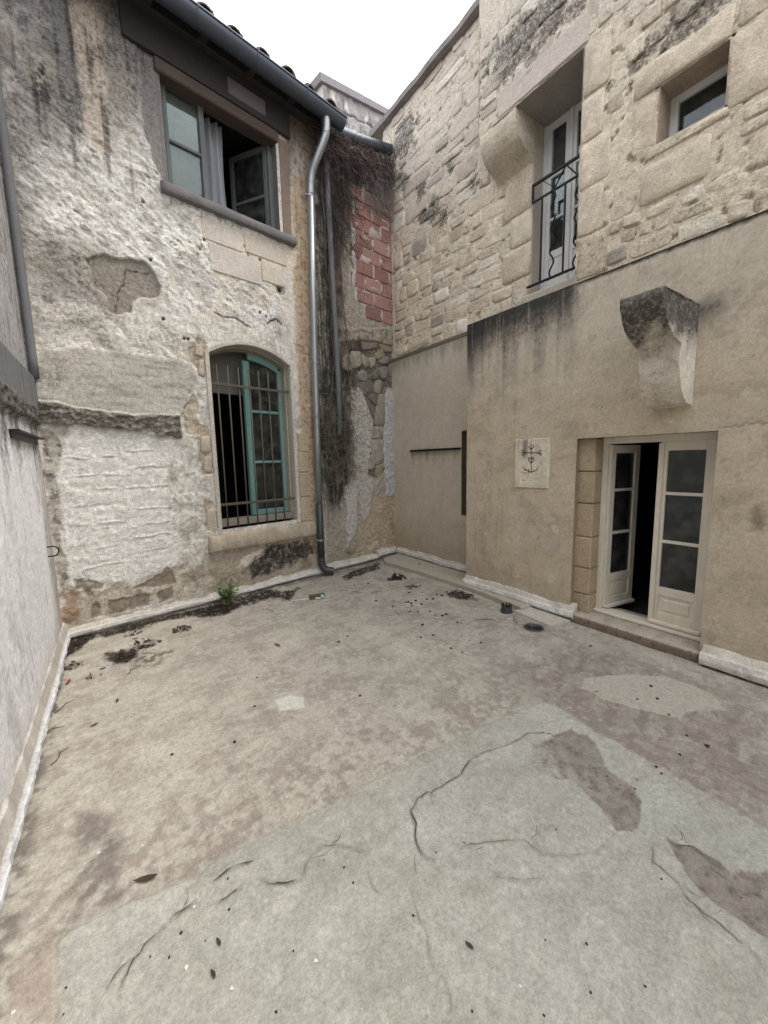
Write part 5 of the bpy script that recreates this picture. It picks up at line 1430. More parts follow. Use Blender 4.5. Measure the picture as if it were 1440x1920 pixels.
# coping of the set-back wall
cp = MB(RIGHT); P = []; C = []
us_ = np.arange(3.2, 7.5, .08)
for u in us_:
    e = .012 * float(fbm(u * 3, 1.1, 3, 1700))
    for n, v in ((-.3, 6.56), (.03, 6.56), (.085, 6.575), (.09, 6.64), (.05, 6.675), (-.3, 6.72)):
        P.append((u, v + e, n + e)); C.append(tone(S(128, 122, 118), u, v + n, 1701, .25))
cp.add(P, [(i * 6 + j, i * 6 + j + 1, (i + 1) * 6 + j + 1, (i + 1) * 6 + j) for i in range(len(us_) - 1) for j in range(5)])
cp.build('coping', M_STONE, stoneb, False, np.array(C))

# ---- French doors at terrace level
m = MB(RIGHT).box(1.80, 1.845, .09, 1.73, .08, .15, .004).box(.955, 1.005, .09, 1.73, .08, .15, .004).box(.955, 1.845, 1.70, 1.76, .08, .155, .004)
door = m.build('french_door', M_WHITE, stoneb); door['label'] = 'pair of white glazed doors, one leaf standing open'
for i, (a, b) in enumerate([(.02, .27), (.275, .53), (.535, .83), (.835, 1.15), (1.155, 1.45), (1.455, 1.755)]):
    mm = MB(RIGHT).box(1.842 + .004 * (i % 2), 2.02, a, b, .05, .288 + .004 * (i % 3), .010)
    mm.build('jamb_stone', M_STONE, stoneb, False, np.array([np.append(tone(S(180, 160, 130), p[0], p[1], 1710 + i, .2), .35 if i > 0 else .5) for p in mm.v]))
th = MB(RIGHT); P = []; C = []; us_ = np.linspace(.945, 1.995, 22)
prof = [(-.05, .105), (.10, .10), (.34, .088), (.375, .08), (.388, .066), (.39, .0), (.38, -.04)]
for u in us_:
    for j, (n, v) in enumerate(prof):
        e = .007 * float(fbm(u * 7, j * 1.1, 3, 1720)); P.append((u, v + e, n + e)); C.append(np.append(tone(S(176, 164, 150) if j < 4 else S(120, 106, 90), u, v + n, 1721, .25), .4 if j < 4 else .55))
k = len(prof)
th.add(P, [(i * k + j, i * k + j + 1, (i + 1) * k + j + 1, (i + 1) * k + j) for i in range(len(us_) - 1) for j in range(k - 1)] + [tuple(range(k)), tuple((len(us_) - 1) * k + j for j in range(k))])
th.build('threshold', M_KERB, stoneb, True, np.array(C))
MB(RIGHT).box(.96, 1.84, .10, .125, .06, .20, .004).build('sill_bar', M_WHITE, door)
def leaf(frame, w, h0, h1, parent, mat, splits, panel_top, glass, lip=True, mid_w=.07):
    L = MB(frame).box(0, .065, h0, h1, -.02, .02, .003).box(w - mid_w, w, h0, h1, -.02, .02, .003).box(.06, w - mid_w + .005, h1 - .075, h1, -.019, .019, .003).box(.06, w - mid_w + .005, h0, h0 + .10, -.019, .019, .003).box(.06, w - mid_w + .005, panel_top - .075, panel_top, -.019, .019, .003)
    lf = L.build('door_leaf', mat, parent)
    pn_ = MB(frame).box(.06, w - mid_w + .005, h0 + .09, panel_top - .07, -.010, .010)
    pn_.box(.095, w - mid_w - .03, h0 + .125, panel_top - .105, -.016, .016, .006)
    pn_.build('panel', mat, parent)
    for a in splits:
        MB(frame).box(.06, w - mid_w + .005, a - .013, a + .013, -.018, .018, .004).build('glazing_bar', mat, parent)
    e = [panel_top] + list(splits) + [h1 - .075]
    for a, b in zip(e[:-1], e[1:]):
        MB(frame).box(.062, w - mid_w + .003, a + .004, b - .004, -.003, .003).build('pane', glass, parent)
    if lip:
        MB(frame).box(.0, w, h0, h0 + .035, .018, .055, .008).build('weather_bar', mat, parent)
    return lf
RL = Frame((3.97 - .115, 1.005, 0), (0, 1, 0), (0, 0, 1), (-1, 0, 0))
leaf(RL, .375, .13, 1.70, door, M_WHITE, (.86, 1.27), .46, M_GLASSD, True, .055)
MB(RL).box(.345, .385, .14, 1.69, .018, .034, .004).build('meeting_strip', M_WHITE, door)
ang = math.radians(78)
LLu = np.array([math.sin(ang), -math.cos(ang), 0]); LLn = np.array([-math.cos(ang), -math.sin(ang), 0])
LL = Frame((3.97 - .115, 1.797, 0), LLu, (0, 0, 1), LLn)
leaf(LL, .40, .13, 1.69, door, M_WHITE, (.86, 1.27), .46, M_GLASSD, True, .065)
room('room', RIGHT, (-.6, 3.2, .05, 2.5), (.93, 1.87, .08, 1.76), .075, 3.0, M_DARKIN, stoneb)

# ---- balcony door on the upper floor
BN = -.17
m = MB(RIGHT).box(2.06, 2.12, 3.34, 5.10, BN - .06, BN, .004).box(2.725, 2.79, 3.34, 5.10, BN - .06, BN, .004).box(2.06, 2.79, 5.04, 5.10, BN - .06, BN, .004).box(2.06, 2.79, 3.30, 3.37, BN - .06, BN + .03, .004)
bal = m.build('balcony_door', M_WHITE2, stoneb); bal['label'] = 'tall white glazed door behind a small iron railing'
B1 = Frame((3.97 - BN + .03, 2.46, 0), (0, 1, 0), (0, 0, 1), (-1, 0, 0))
leaf(B1, .268, 3.38, 5.04, bal, M_WHITE2, (4.10, 4.52), 3.78, M_GLASS, True, .05)
B2 = Frame((3.97 - BN + .03, 2.11, 0), (0, 1, 0), (0, 0, 1), (-1, 0, 0))
leaf(B2, .345, 3.38, 5.04, bal, M_WHITE2, (4.10, 4.52), 3.78, M_GLASS, True, .05)
MB(RIGHT).box(2.44, 2.485, 3.39, 5.03, BN - .03, BN + .004, .006).build('meeting_strip', M_WHITE2, bal)
m = MB(RIGHT).box(2.765, 2.84, 3.28, 5.06, -.28, -.004, .004)
m.build('door_reveal', M_REND, stoneb, False, S(190, 180, 164))
MB(RIGHT).box(2.06, 2.86, 3.20, 3.335, -.30, .05, .012).build('sill', M_STONE, bal, False, S(188, 178, 162))
room('room', RIGHT, (1.4, 3.6, 3.0, 5.6), (2.09, 2.78, 3.31, 5.09), -.27, 2.5, M_DARKIN, stoneb)
rail = empty('balcony_railing', (3.95, 2.42, 3.40), 'small black iron railing with wavy bars across the upper door', 'railing')
MB(RIGHT).box(2.075, 2.745, 4.375, 4.40, .03, .055, .003).build('top_rail', M_IRON, rail)
MB(RIGHT).box(2.075, 2.745, 4.215, 4.235, .033, .052, .003).build('middle_rail', M_IRON, rail)
MB(RIGHT).box(2.075, 2.78, 3.40, 3.42, .03, .055, .003).build('bottom_rail', M_IRON, rail)
MB(RIGHT).box(2.725, 2.745, 4.215, 4.40, .032, .053, .003).build('end_post', M_IRON, rail)
for k, u in enumerate((2.625, 2.50, 2.375, 2.25)):
    if k % 2 == 0:
        MB(RIGHT).box(u - .008, u + .008, 3.41, 4.22, .035, .051, .002).build('bar', M_IRON, rail)
    else:
        pts = [(u + .022 * math.sin(t * 2 * math.pi * 4.0), 3.41 + .81 * t, .043) for t in np.linspace(0, 1, 49)]
        MB(RIGHT).tube(pts, .0085, 6).build('wavy_bar', M_IRON, rail, True)
for a, b in (((2.50, 4.225), (2.375, 4.385)), ((2.375, 4.385), (2.25, 4.225)), ((2.25, 4.225), (2.13, 4.385))):
    MB(RIGHT).tube([(a[0], a[1], .043), (b[0], b[1], .043)], .0075, 6).build('brace', M_IRON, rail)
for a, b in (((2.64, 4.39), (2.47, 4.225)),):
    MB(RIGHT).tube([(a[0], a[1], .043), (b[0], b[1], .043)], .0035, 5).build('wire', M_IRON, rail)

# ---- small deep window
m = MB(RIGHT).box(1.045, 1.078, 3.90, 4.33, .04, .312).box(1.482, 1.515, 3.90, 4.33, .04, .312).box(1.05, 1.51, 4.312, 4.35, .04, .312).box(1.05, 1.51, 3.88, 3.922, .04, .312)
m.build('window_reveal', M_STONE, stoneb, False, np.array([tone(S(168, 152, 132), p[0] + p[2], p[1], 1800, .2) for p in m.v]))
m = MB(RIGHT).box(1.07, 1.11, 3.92, 4.32, .06, .11, .004).box(1.43, 1.50, 3.92, 4.33, .06, .11, .004).box(1.07, 1.50, 4.27, 4.34, .06, .111, .004).box(1.07, 1.49, 3.90, 3.95, .06, .11, .004)
sw = m.build('window', M_WHITE2, stoneb); sw['label'] = 'small deep-set window with white frame'
MB(RIGHT).box(1.105, 1.435, 3.945, 4.275, .075, .080).build('pane', M_GLASS, sw)
room('room', RIGHT, (.6, 2.0, 3.6, 4.7), (1.075, 1.485, 3.925, 4.31), .055, 1.5, M_DARKIN, stoneb)

# ---- carved plaque with a cross, heart and anchor
def plaque():
    u0, u1, v0, v1 = 2.255, 2.655, 1.275, 1.785
    us = np.arange(u0, u1 + .001, .0031); vs = np.arange(v0, v1 + .001, .0031)
    R = Relief(us, vs, S(216, 205, 184), 61); U, V = R.U, R.V
    fin = fbm(U * 22, V * 22, 4, 601); mid = fbm(U * 7, V * 7, 3, 603)
    R.H += .366 + .0016 * fin
    R.paint(sstep(.0, .5, mid), S(196, 184, 164), .6)
    R.paint(sstep(.05, .0, np.abs(U - 2.53)) * sstep(.16, .04, np.abs(V - 1.70)) * sstep(-.4, .1, fin + .3), S(92, 86, 78), .75)
    R.paint(sstep(.0, .4, fbm(U * 30, V * 3, 3, 605)) * sstep(1.5, 1.78, V), S(140, 130, 116), .6)
    for ln in CROSS:
        d = pdist(U, V, ln); m = sstep(.0072, .003, d); R.H -= m * .006; R.paint(m, S(58, 52, 46), .9)
    bx = np.maximum(np.abs(U - 2.53) - .048, np.abs(V - 1.385) - .05); m = sstep(.004, -.004, bx); R.H -= m * .005; R.paint(m * sstep(.0, .3, fin), S(160, 148, 128), .6)
    e = np.minimum(np.minimum(U - u0, u1 - U), np.minimum(V - v0, v1 - V)); R.H -= sstep(.008, .0, e) * .02
    o = sheet('carved_plaque', RIGHT, us, vs, R.H, R.C, None, M_STONE)
    tag(o, 'square pale stone plaque carved with a forked cross, heart and anchor', 'plaque')
plaque()

# ================================================================== boundary wall on the left
lwall = empty('boundary_wall', (-.45, 3.0, 0), 'whitewashed boundary wall with grey drip streaks and a concrete band', 'wall')
def make_left():
    us = np.concatenate([np.arange(-.1, 2.6, .013), np.arange(2.6, 13.6, .12)]); vs = np.concatenate([np.arange(-.06, 2.5, .012), np.arange(2.5, 6.6, .022)])  # coarse far end added out of view to keep side light out
    R = Relief(us, vs, S(228, 228, 231), 31); U, V = R.U, R.V
    big = fbm(U * 1.2, V * .8, 4, 301); mid = fbm(U * 4, V * 3, 4, 303); fin = fbm(U * 15, V * 15, 4, 305); vf = fbm(U * 40, V * 40, 3, 306)
    st = fbm(U * 5 + .8 * mid, V * .9, 5, 307); st2 = fbm(U * 13 + 1.0 * mid, V * 2.2 + .5 * fin, 5, 309)
    R.H += .010 * big + .005 * mid + .003 * fin
    R.paint(sstep(.05, .5, st + .25 * fin), S(178, 176, 176), .55); R.paint(sstep(.18, .5, st2 + .2 * fin), S(150, 148, 146), .45)
    R.paint(sstep(.25, .5, fin), S(188, 186, 184), .4)
    nc = sstep(.62, .12, U + .12 * mid + .10 * st)
    R.paint(nc * sstep(-.5, .3, st + .3 * fin + .3), S(132, 124, 113), .75); R.paint(nc * sstep(.05, .4, st2), S(98, 91, 84), .55)
    R.paint(nc * sstep(.2, .5, -st), S(206, 202, 196), .6)
    R.paint(sstep(.7, .1, U) * sstep(.7, .0, V + .2 * mid), S(186, 164, 134), .6)
    R.paint(sstep(1.45, 2.0, V + .45 * st) * (V < 2.0) * sstep(-.1, .4, st2 + .4 * fin), S(84, 81, 78), .7)
    low = sstep(.35, .05, V); R.paint(low, S(190, 178, 158), .4)
    rub = sstep(1.955, 1.975, V + .02 * fin) * sstep(2.095, 2.075, V + .02 * mid)
    rk = fbm(U * 12, V * 14, 4, 311, .6)
    R.H = R.H + rub * (.035 + .03 * rk + .01 * vf); R.paint(rub, S(88, 83, 78), .95); R.paint(rub * sstep(.1, .4, rk), S(150, 144, 136), .6)
    band = sstep(2.075, 2.085, V + .015 * mid) * sstep(2.375, 2.36, V)
    R.H = R.H * (1 - .6 * band) + band * .035; R.paint(band, S(104, 103, 104), .95); R.paint(band * sstep(.0, .4, st2), S(82, 81, 82), .6)
    up = sstep(2.36, 2.38, V)
    R.paint(up, S(140, 138, 138), .85); R.paint(up * sstep(-.1, .4, st), S(190, 189, 190), .7); R.paint(up * sstep(.05, .4, st2), S(84, 82, 82), .6)
    R.grain(.10, .08)
    R.L = np.maximum(R.L, .75 * sstep(1.4, 2.0, V + .45 * st) * (V < 2.0)); R.L = np.maximum(R.L, .6 * nc * sstep(-.2, .4, st2)); R.L = np.maximum(R.L, .7 * rub); R.L = np.maximum(R.L, up * (.35 + .4 * sstep(-.1, .4, st)))
    R.L = np.maximum(R.L, .33 + 0 * U)
    sheet('wall', LEFT, us, vs, R.H, R.C, None, M_REND, lwall, R.L)
make_left()
# render-coated pipe standing in the corner above the band
P = [(.14 + .012 * math.sin(v * 1.3), v, .035) for v in np.arange(2.36, 6.6, .15)]
tag(MB(LEFT).tube(P, .032, 12).build('vent_pipe', M_FIBRE, None, True), 'grey streaked vertical pipe in the corner above the concrete band', 'pipe')
m = MB(LEFT).box(.24, 1.30, 1.835, 1.845, -.01, .055, .002).box(.24, 1.30, 1.79, 1.845, .0, .010, .002)
tag(m.build('angle_bracket', M_IRON), 'dark angle iron fixed to the whitewashed wall', 'bracket')
pts = [(.42, .94, -.01), (.42, .94, .03)] + [(.42, .90 + .042 * math.cos(t), .035 + .036 * math.sin(t)) for t in np.linspace(.3, math.pi - .2, 10)] + [(.42, .86, -.01)]
tag(MB(LEFT).tube(pts, .006, 7).build('wall_ring', M_IRON, None, True), 'small iron ring set in the whitewashed wall', 'ring')

# ================================================================== stone gable far behind the roof
fw = MB(BACK)
fwall = empty('far_wall', BACK.pts([(5.5, 0, -1.7)])[0], 'weathered grey stone gable wall rising behind the tiled roof', 'wall')
us = np.arange(4.44, 7.6, .02); vs = np.arange(4.5, 8.9, .02)
R = Relief(us, vs, S(140, 136, 134), 71); U, V = R.U, R.V
big = fbm(U * 1.5, V * 1.5, 4, 701); mid = fbm(U * 5, V * 5, 4, 703); fin = fbm(U * 14, V * 14, 4, 705); st = fbm(U * 9, V * 2, 4, 707)
TOP = 8.02 + (U - 4.44) * .20
R.H += -1.5 + .03 * mid + .015 * fin
R.paint(sstep(.0, .4, st), S(84, 82, 84), .7); R.paint(sstep(.2, .45, fbm(U * 7, V * 3, 3, 711)), S(206, 200, 192), .7)
for k in (0.32, .72, 1.12):
    m_ = sstep(.022, .008, np.abs(TOP - V - k + .02 * mid)); R.H -= m_ * .03; R.paint(m_, S(70, 66, 64), .8)
cu, cv = R.cells(); CU, CV = np.meshgrid(cu, cv)
sheet('wall', BACK, us, vs, R.H, R.C, CV < 8.0 + (CU - 4.44) * .20, M_STONE, fwall)
m = MB(BACK); m.add([(4.44, 4.5, -1.48), (4.44, 8.0, -1.48), (4.44, 8.0, -2.1), (4.44, 4.5, -2.1)], [(0, 1, 2, 3)]); m.build('wall_end', M_STONE, fwall, False, S(176, 172, 168))
m = MB(BACK)
m.prism([(4.38, 7.97), (7.7, 8.63), (7.7, 8.73), (4.36, 8.09)], -2.15, -1.44)
m.build('coping', M_STONE, fwall, False, S(122, 118, 122))

# ================================================================== pipes and gutter
gut = empty('gutter', BACK.pts([(1.5, 5.8, .33)])[0], 'half-round zinc gutter hung under the tiled eave', 'gutter')
GZ = 5.815; GN = .33; GR = .095
m = MB(BACK); prof = []
for i in range(13):
    a = math.pi + math.pi * i / 12
    prof.append((GN - GR * math.cos(a) * -1, GZ + GR * math.sin(a)))
prof_i = [(GN + (n - GN) * .96, GZ + (v - GZ) * .96 + .001) for n, v in prof[::-1]]
loop = prof + prof_i; k = len(loop)
us_ = (-.7, .6, 1.9, 3.32); P = [(u, v - .004 * u, n) for u in us_ for (n, v) in loop]
F = [(i * k + j, i * k + (j + 1) % k, (i + 1) * k + (j + 1) % k, (i + 1) * k + j) for i in range(3) for j in range(k)]
m.add(P, F)
m.add([(3.318, v - .004 * 3.3, n) for (n, v) in prof], [tuple(range(len(prof)))])
m.tube([(-.7, GZ + .004, GN + GR), (3.325, GZ - .009, GN + GR)], .010, 8)
m.build('trough', M_ZINCD, gut, True)
for u in (.35, .95, 1.55, 2.15, 2.75):
    pts = [(u, GZ + (GR + .006) * math.sin(a), GN + (GR + .006) * math.cos(a)) for a in np.linspace(math.pi, 2 * math.pi, 11)] + [(u, GZ + .02, GN + GR + .012)]
    MB(BACK).tube(pts, .006, 6).build('bracket', M_ZINCD, gut, True)
dp = empty('downpipe', BACK.pts([(2.92, 0, .09)])[0], 'galvanised downpipe running from the gutter to the terrace floor', 'pipe')
def smooth_path(pts, n=8):
    pts = [np.array(p, float) for p in pts]; out = []
    for i in range(len(pts) - 1):
        p0 = pts[max(i - 1, 0)]; p1 = pts[i]; p2 = pts[i + 1]; p3 = pts[min(i + 2, len(pts) - 1)]
        for t in np.linspace(0, 1, n, endpoint=False):
            out.append(.5 * ((2 * p1) + (-p0 + p2) * t + (2 * p0 - 5 * p1 + 4 * p2 - p3) * t * t + (-p0 + 3 * p1 - 3 * p2 + p3) * t ** 3))
    out.append(pts[-1]); return out
MB(BACK).tube(smooth_path([(3.07, 5.76, .33), (3.07, 5.62, .33), (3.05, 5.50, .31), (2.99, 5.28, .20), (2.965, 5.16, .14), (2.955, 5.04, .115), (2.95, 4.92, .11)], 6), .046, 16).build('bend', M_ZINC, dp, True)
MB(BACK).tube([(2.95, 5.02, .11), (2.93, 3.6, .10), (2.912, 2.9, .10), (2.90, 2.0, .10), (2.888, .98, .10)], .044, 16).build('pipe', M_ZINC, dp, True)
MB(BACK).tube([(2.888, 1.02, .10), (2.885, .6, .10), (2.885, .25, .10)], .049, 16).build('shoe_pipe', M_CAST, dp, True)
MB(BACK).tube(smooth_path([(2.885, .27, .10), (2.887, .19, .103), (2.90, .125, .118), (2.935, .085, .15), (2.985, .070, .185), (3.01, .066, .20)], 6), .050, 16, False).build('elbow', M_CAST, dp, True)
for v, r, mt in ((4.91, .052, M_ZINC), (2.89, .052, M_ZINC), (.52, .057, M_ZINC), (5.16, .0, M_ZINC)):
    if r:
        u = 2.888 + (v - 1) * .0157 if v > 1 else 2.886
        m = MB(BACK).tube([(u, v - .012, .102), (u, v + .012, .102)], r, 16); m.box(u - .075, u - .045, v - .011, v + .011, .085, .11, .003)
        m.build('clamp', mt, dp, False)
P = smooth_path([(3.235, 5.72, .07), (3.255, 5.2, .07), (3.275, 4.3, .07), (3.30, 3.4, .07), (3.315, 2.75, .07), (3.325, 2.2, .06), (3.33, 1.95, .04)], 5)
tag(MB(BACK).tube(P, .036, 12).build('waste_pipe', M_FIBRE, None, True), 'grey vertical waste pipe among dead creeper beside the red bricks', 'pipe')

# ================================================================== dead creeper and plants
def strands(mb, rg, n, start, length, rad, droop, spread, seg=5):
    for k in range(n):
        p = np.array(start(rg), float); L = length(rg)
        d = np.array([rg.gauss(0, spread), -rg.gauss(droop, .45), abs(rg.gauss(.15, .25))]); d /= np.linalg.norm(d)
        pts = [p.copy()]
        for s in range(seg):
            d = d + np.array([rg.gauss(0, .45), rg.gauss(-.10, .3), rg.gauss(0, .2)]); d /= np.linalg.norm(d)
            p = p + d * L / seg; p[2] = max(p[2], .012); pts.append(p.copy())
        r = rad * rg.uniform(.6, 1.3)
        mb.tube(pts, [r * (1 - .75 * i / seg) for i in range(seg + 1)], 3, False)
rg = random.Random(5)
M_VINE2 = mat_plain('grey_vine', S(150, 138, 134), .95, 0, 1.0, 8, .2, .002)
M_VINE3 = mat_plain('dark_stems', S(70, 62, 60), .95, 0, .8, 9, .2, .002)
creeper = empty('dead_creeper', BACK.pts([(3.7, 5.6, .05)])[0], 'mass of dead brown creeper hanging over the brick corner', 'plant')
TOPL = lambda r: (lambda u: (u, 5.80 + (u - 3.3) * .20 - abs(r.gauss(0, .12)), r.uniform(.02, .14)))(r.uniform(3.14, 4.5))
m = MB(BACK); strands(m, rg, 420, TOPL, lambda r: r.uniform(.15, .50), .0045, .6, .7, 7); m.build('twig', M_VINE3, creeper, True)['kind'] = 'stuff'
m = MB(BACK); strands(m, rg, 320, TOPL, lambda r: r.uniform(.12, .42), .0042, .5, .8, 7); m.build('twig', M_VINE, creeper, True)['kind'] = 'stuff'
m = MB(BACK); strands(m, rg, 220, lambda r: (r.gauss(3.45, .16), r.uniform(4.6, 5.7), r.uniform(.02, .13)), lambda r: r.uniform(.25, .7), .0045, 1.2, .4, 7); m.build('twig', M_VINE3, creeper, True)['kind'] = 'stuff'
m = MB(BACK); strands(m, rg, 320, lambda r: (r.gauss(4.2, .18), r.uniform(5.25, 5.85), r.uniform(.03, .12)), lambda r: r.uniform(.12, .38), .0042, .6, .8, 7); m.build('twig', M_VINE2, creeper, True)['kind'] = 'stuff'
m = MB(BACK); strands(m, rg, 110, lambda r: (r.gauss(3.42, .10), r.uniform(2.4, 4.8), r.uniform(.02, .08)), lambda r: r.uniform(.15, .5), .0022, 1.6, .4); m.build('twig', M_VINE, creeper, True)['kind'] = 'stuff'
for k in range(5):
    u0 = 3.22 + .07 * k
    pts = [(u0 + .05 * math.sin(v * 2.3 + k * 2) + .02 * math.sin(v * 7 + k), v, .05 + .02 * math.sin(v * 3 + k)) for v in np.arange(.9 + .35 * k, 5.75, .14)]
    MB(BACK).tube(pts, .0055, 5).build('stem', M_TWIG, creeper, True)
lowc = empty('creeper_tuft', BACK.pts([(3.3, 1.6, .05)])[0], 'dark tangle of dead stems at the foot of the grey waste pipe', 'plant')
m = MB(BACK); strands(m, rg, 260, lambda r: (r.gauss(3.28, .15), r.gauss(1.85, .33), r.uniform(.03, .18)), lambda r: r.uniform(.15, .55), .0042, .35, 1.1, 7); m.build('twig', mat_plain('dark_vine', S(104, 101, 84), .95, 0, 1.0, 12, .2, .002), lowc, True)['kind'] = 'stuff'

def leaf_quad(mb, p, d, up, L, w):
    d = np.array(d, float); d /= np.linalg.norm(d); s = np.cross(d, up); s /= np.linalg.norm(s) + 1e-9
    p = np.array(p, float); n = np.cross(s, d)
    mb.add([p, p + d * L * .45 + s * w * .5 + n * w * .12, p + d * L, p + d * L * .45 - s * w * .5 + n * w * .12, p + d * L * .5 - n * w * .05], [(0, 1, 4), (1, 2, 4), (2, 3, 4), (3, 0, 4)])
WX, WY = 1.03, 4.585
weed = empty('weed', (WX, WY, 0), 'small green weed growing at the foot of the back wall', 'plant')
ml = MB(); ms_ = MB()
for k in range(26):
    a = rg.uniform(0, 2 * math.pi); t = rg.uniform(.1, .9)
    tip = np.array([WX + .19 * t * math.cos(a), WY - .03 + .10 * t * math.sin(a) - .03, .05 + rg.uniform(.08, .24)])
    base = np.array([WX + rg.gauss(0, .015), WY - .03, .0])
    mid_ = (base + tip) / 2 + np.array([0, 0, .03])
    ms_.tube([base, mid_, tip], [.0028, .002, .001], 4, False)
    for q in range(14):
        f_ = rg.uniform(.3, 1); p = base * (1 - f_) ** 2 + 2 * mid_ * f_ * (1 - f_) + tip * f_ * f_
        leaf_quad(ml, p, (rg.gauss(0, 1), rg.gauss(0, 1), rg.uniform(-.1, .8)), (rg.gauss(0, .3), rg.gauss(0, .3), 1), rg.uniform(.03, .055), rg.uniform(.02, .035))
ms_.build('stem', M_WEED, weed); fo = ml.build('foliage', M_WEED, weed, True); fo['kind'] = 'stuff'
mq = MB(BACK)
for k in range(60):
    leaf_quad(mq, (3.42 + rg.gauss(0, .05), .20 + abs(rg.gauss(0, .05)), .06 + rg.uniform(0, .05)), (rg.gauss(0, 1), rg.uniform(-.2, 1), rg.uniform(.1, .8)), (0, .3, 1), .03, .018)
tag(mq.build('moss_tuft', M_WEED, None, True), 'tiny green tuft on the back wall beside the downpipe', 'plant')

# ================================================================== drain, strainer and litter on the floor
dz = floor_z(DRAIN[0] - .12, DRAIN[1])
m = MB(); seg = 24; P = []
for r, z in ((DRAIN[2] + .014, dz + .003), (DRAIN[2] + .010, dz + .010), (DRAIN[2] - .004, dz + .008), (DRAIN[2] - .010, dz - .02), (DRAIN[2] - .014, dz - .075), (.001, dz - .075)):
    P += [(DRAIN[0] + r * math.cos(2 * math.pi * i / seg), DRAIN[1] + r * math.sin(2 * math.pi * i / seg), z) for i in range(seg)]
m.add(P, [(j * seg + i, j * seg + (i + 1) % seg, (j + 1) * seg + (i + 1) % seg, (j + 1) * seg + i) for j in range(5) for i in range(seg)])
tag(m.build('floor_drain', M_CAST, None, True), 'open round drain hole in the terrace floor', 'drain')
SX, SY = 3.31, 2.50; sz = floor_z(SX, SY) + .0
strn = empty('leaf_strainer', (SX, SY, sz), 'dark upturned leaf strainer standing by the kerb', 'strainer')
MB().tube([(SX, SY, sz - .004), (SX, SY, sz + .018)], .062, 18).build('base_ring', M_CAST, strn)
m = MB()
P = []
for r, z in ((.056, sz + .015), (.050, sz + .06), (.046, sz + .062), (.050, sz + .015)):
    P += [(SX + r * math.cos(2 * math.pi * i / 18), SY + r * math.sin(2 * math.pi * i / 18), z) for i in range(18)]
m.add(P, [(j * 18 + i, j * 18 + (i + 1) % 18, (j + 1) % 4 * 18 + (i + 1) % 18, (j + 1) % 4 * 18 + i) for j in range(4) for i in range(18)])
m.build('collar', M_CAST, strn)
for i in range(9):
    a = 2 * math.pi * i / 9
    MB().tube([(SX + .048 * math.cos(a), SY + .048 * math.sin(a), sz + .05), (SX + .047 * math.cos(a), SY + .047 * math.sin(a), sz + .088)], .007, 5).build('prong', M_CAST, strn)

def litter(poly, n, rg, size=(.012, .04)):
    lo = np.min(poly, 0); hi = np.max(poly, 0); m = MB(); c = 0; tries = 0
    while c < n and tries < n * 40:
        tries += 1
        x = rg.uniform(lo[0], hi[0]); y = rg.uniform(lo[1], hi[1])
        if not inside((x, y), poly) or fbm(x * 9, y * 9, 3, 801) < rg.uniform(-.5, .1): continue
        L = rg.uniform(*size); a = rg.uniform(0, 6.28)
        leaf_quad(m, (x, y, floor_z(x, y) + rg.uniform(.003, .014)), (math.cos(a), math.sin(a), rg.uniform(-.1, .25)), (rg.gauss(0, .2), rg.gauss(0, .2), 1), L, L * rg.uniform(.3, .7)); c += 1
    return m
for nm, n, lab in (('strip', 800, 'dark leaf litter lying along the foot of the back wall kerb'), ('strip2', 520, 'dark leaf litter and crumbs around the green weed'), ('corner', 560, 'dark leaf litter gathered in the corner by the whitewashed wall'),
                   ('stainD', 260, 'dark clotted patch of rotted leaves on the floor'), ('dirt3', 160, 'loose dark dirt at the foot of the brick corner'), ('dirt4', 160, 'loose dirt beside the low cement step')):
    o = litter(FL[nm], n, rg, (.010, .036)).build('leaf_litter', M_LITTER); tag(o, lab, 'litter', None, 'stuff')
def dead_leaf(x, y, L, ang, mat, label, group, name='dead_leaf'):
    m = MB(); z = floor_z(x, y); n = 9; P = []
    c_, s_ = math.cos(ang), math.sin(ang); curl = rg.uniform(.15, .5)
    for i in range(n):
        t = i / (n - 1); w = L * .13 * math.sin(math.pi * min(1, t * 1.05 + .02)) ** .8 + .0015
        for k in (-1, 0, 1):
            q = (t - .5) * L; r = k * w * (1 + .2 * rg.uniform(-1, 1)); h = .004 + curl * L * .25 * (abs(2 * t - 1) ** 2) + (abs(k) * w * .5)
            P.append((x + c_ * q - s_ * r, y + s_ * q + c_ * r, z + h))
    m.add(P, [(i * 3 + k, i * 3 + k + 1, (i + 1) * 3 + k + 1, (i + 1) * 3 + k) for i in range(n - 1) for k in (0, 1)])
    lf = m.build(name, mat, None, True)
    tag(lf, label, 'leaf', group); return lf
LEAF_LAB = ['long dry leaf lying just outside the edge of the screed patch', 'small dry leaf on the beige floor near the whitewashed wall', 'small dry leaf close to the left kerb, below the leaf litter',
    'dry leaf on the screed patch, upper one of a pair', 'dry leaf on the screed patch, lower one of a pair', 'single dry leaf in the middle of the screed patch', 'tiny dry leaf on the brown floor beyond the screed patch corner',
    'dry leaf on the lower rim of the pale cement smear', 'dry leaf on the far tip of the pale cement smear', 'dry leaf lying behind the dark rotted leaf stain', 'dry leaf lying between the leaf stain and the left kerb']
for i, (x, y) in enumerate(LEAF['leaf']):
    dead_leaf(x, y, [.085, .05, .045, .03, .03, .03, .025, .03, .025, .06, .05][i], rg.uniform(0, 3.14), M_LEAFD, LEAF_LAB[i], 'dry leaves on the floor')
for i, (x, y) in enumerate(LEAF['redleaf']):
    dead_leaf(x, y, (.075, .085, .09)[i], rg.uniform(0, 3.14), M_LEAFR, ['reddish leaf lying behind the dark rotted leaf stain', 'reddish leaf lying against the left kerb', 'reddish leaf alone on the beige floor in front of the downpipe'][i], 'reddish leaves on the floor')
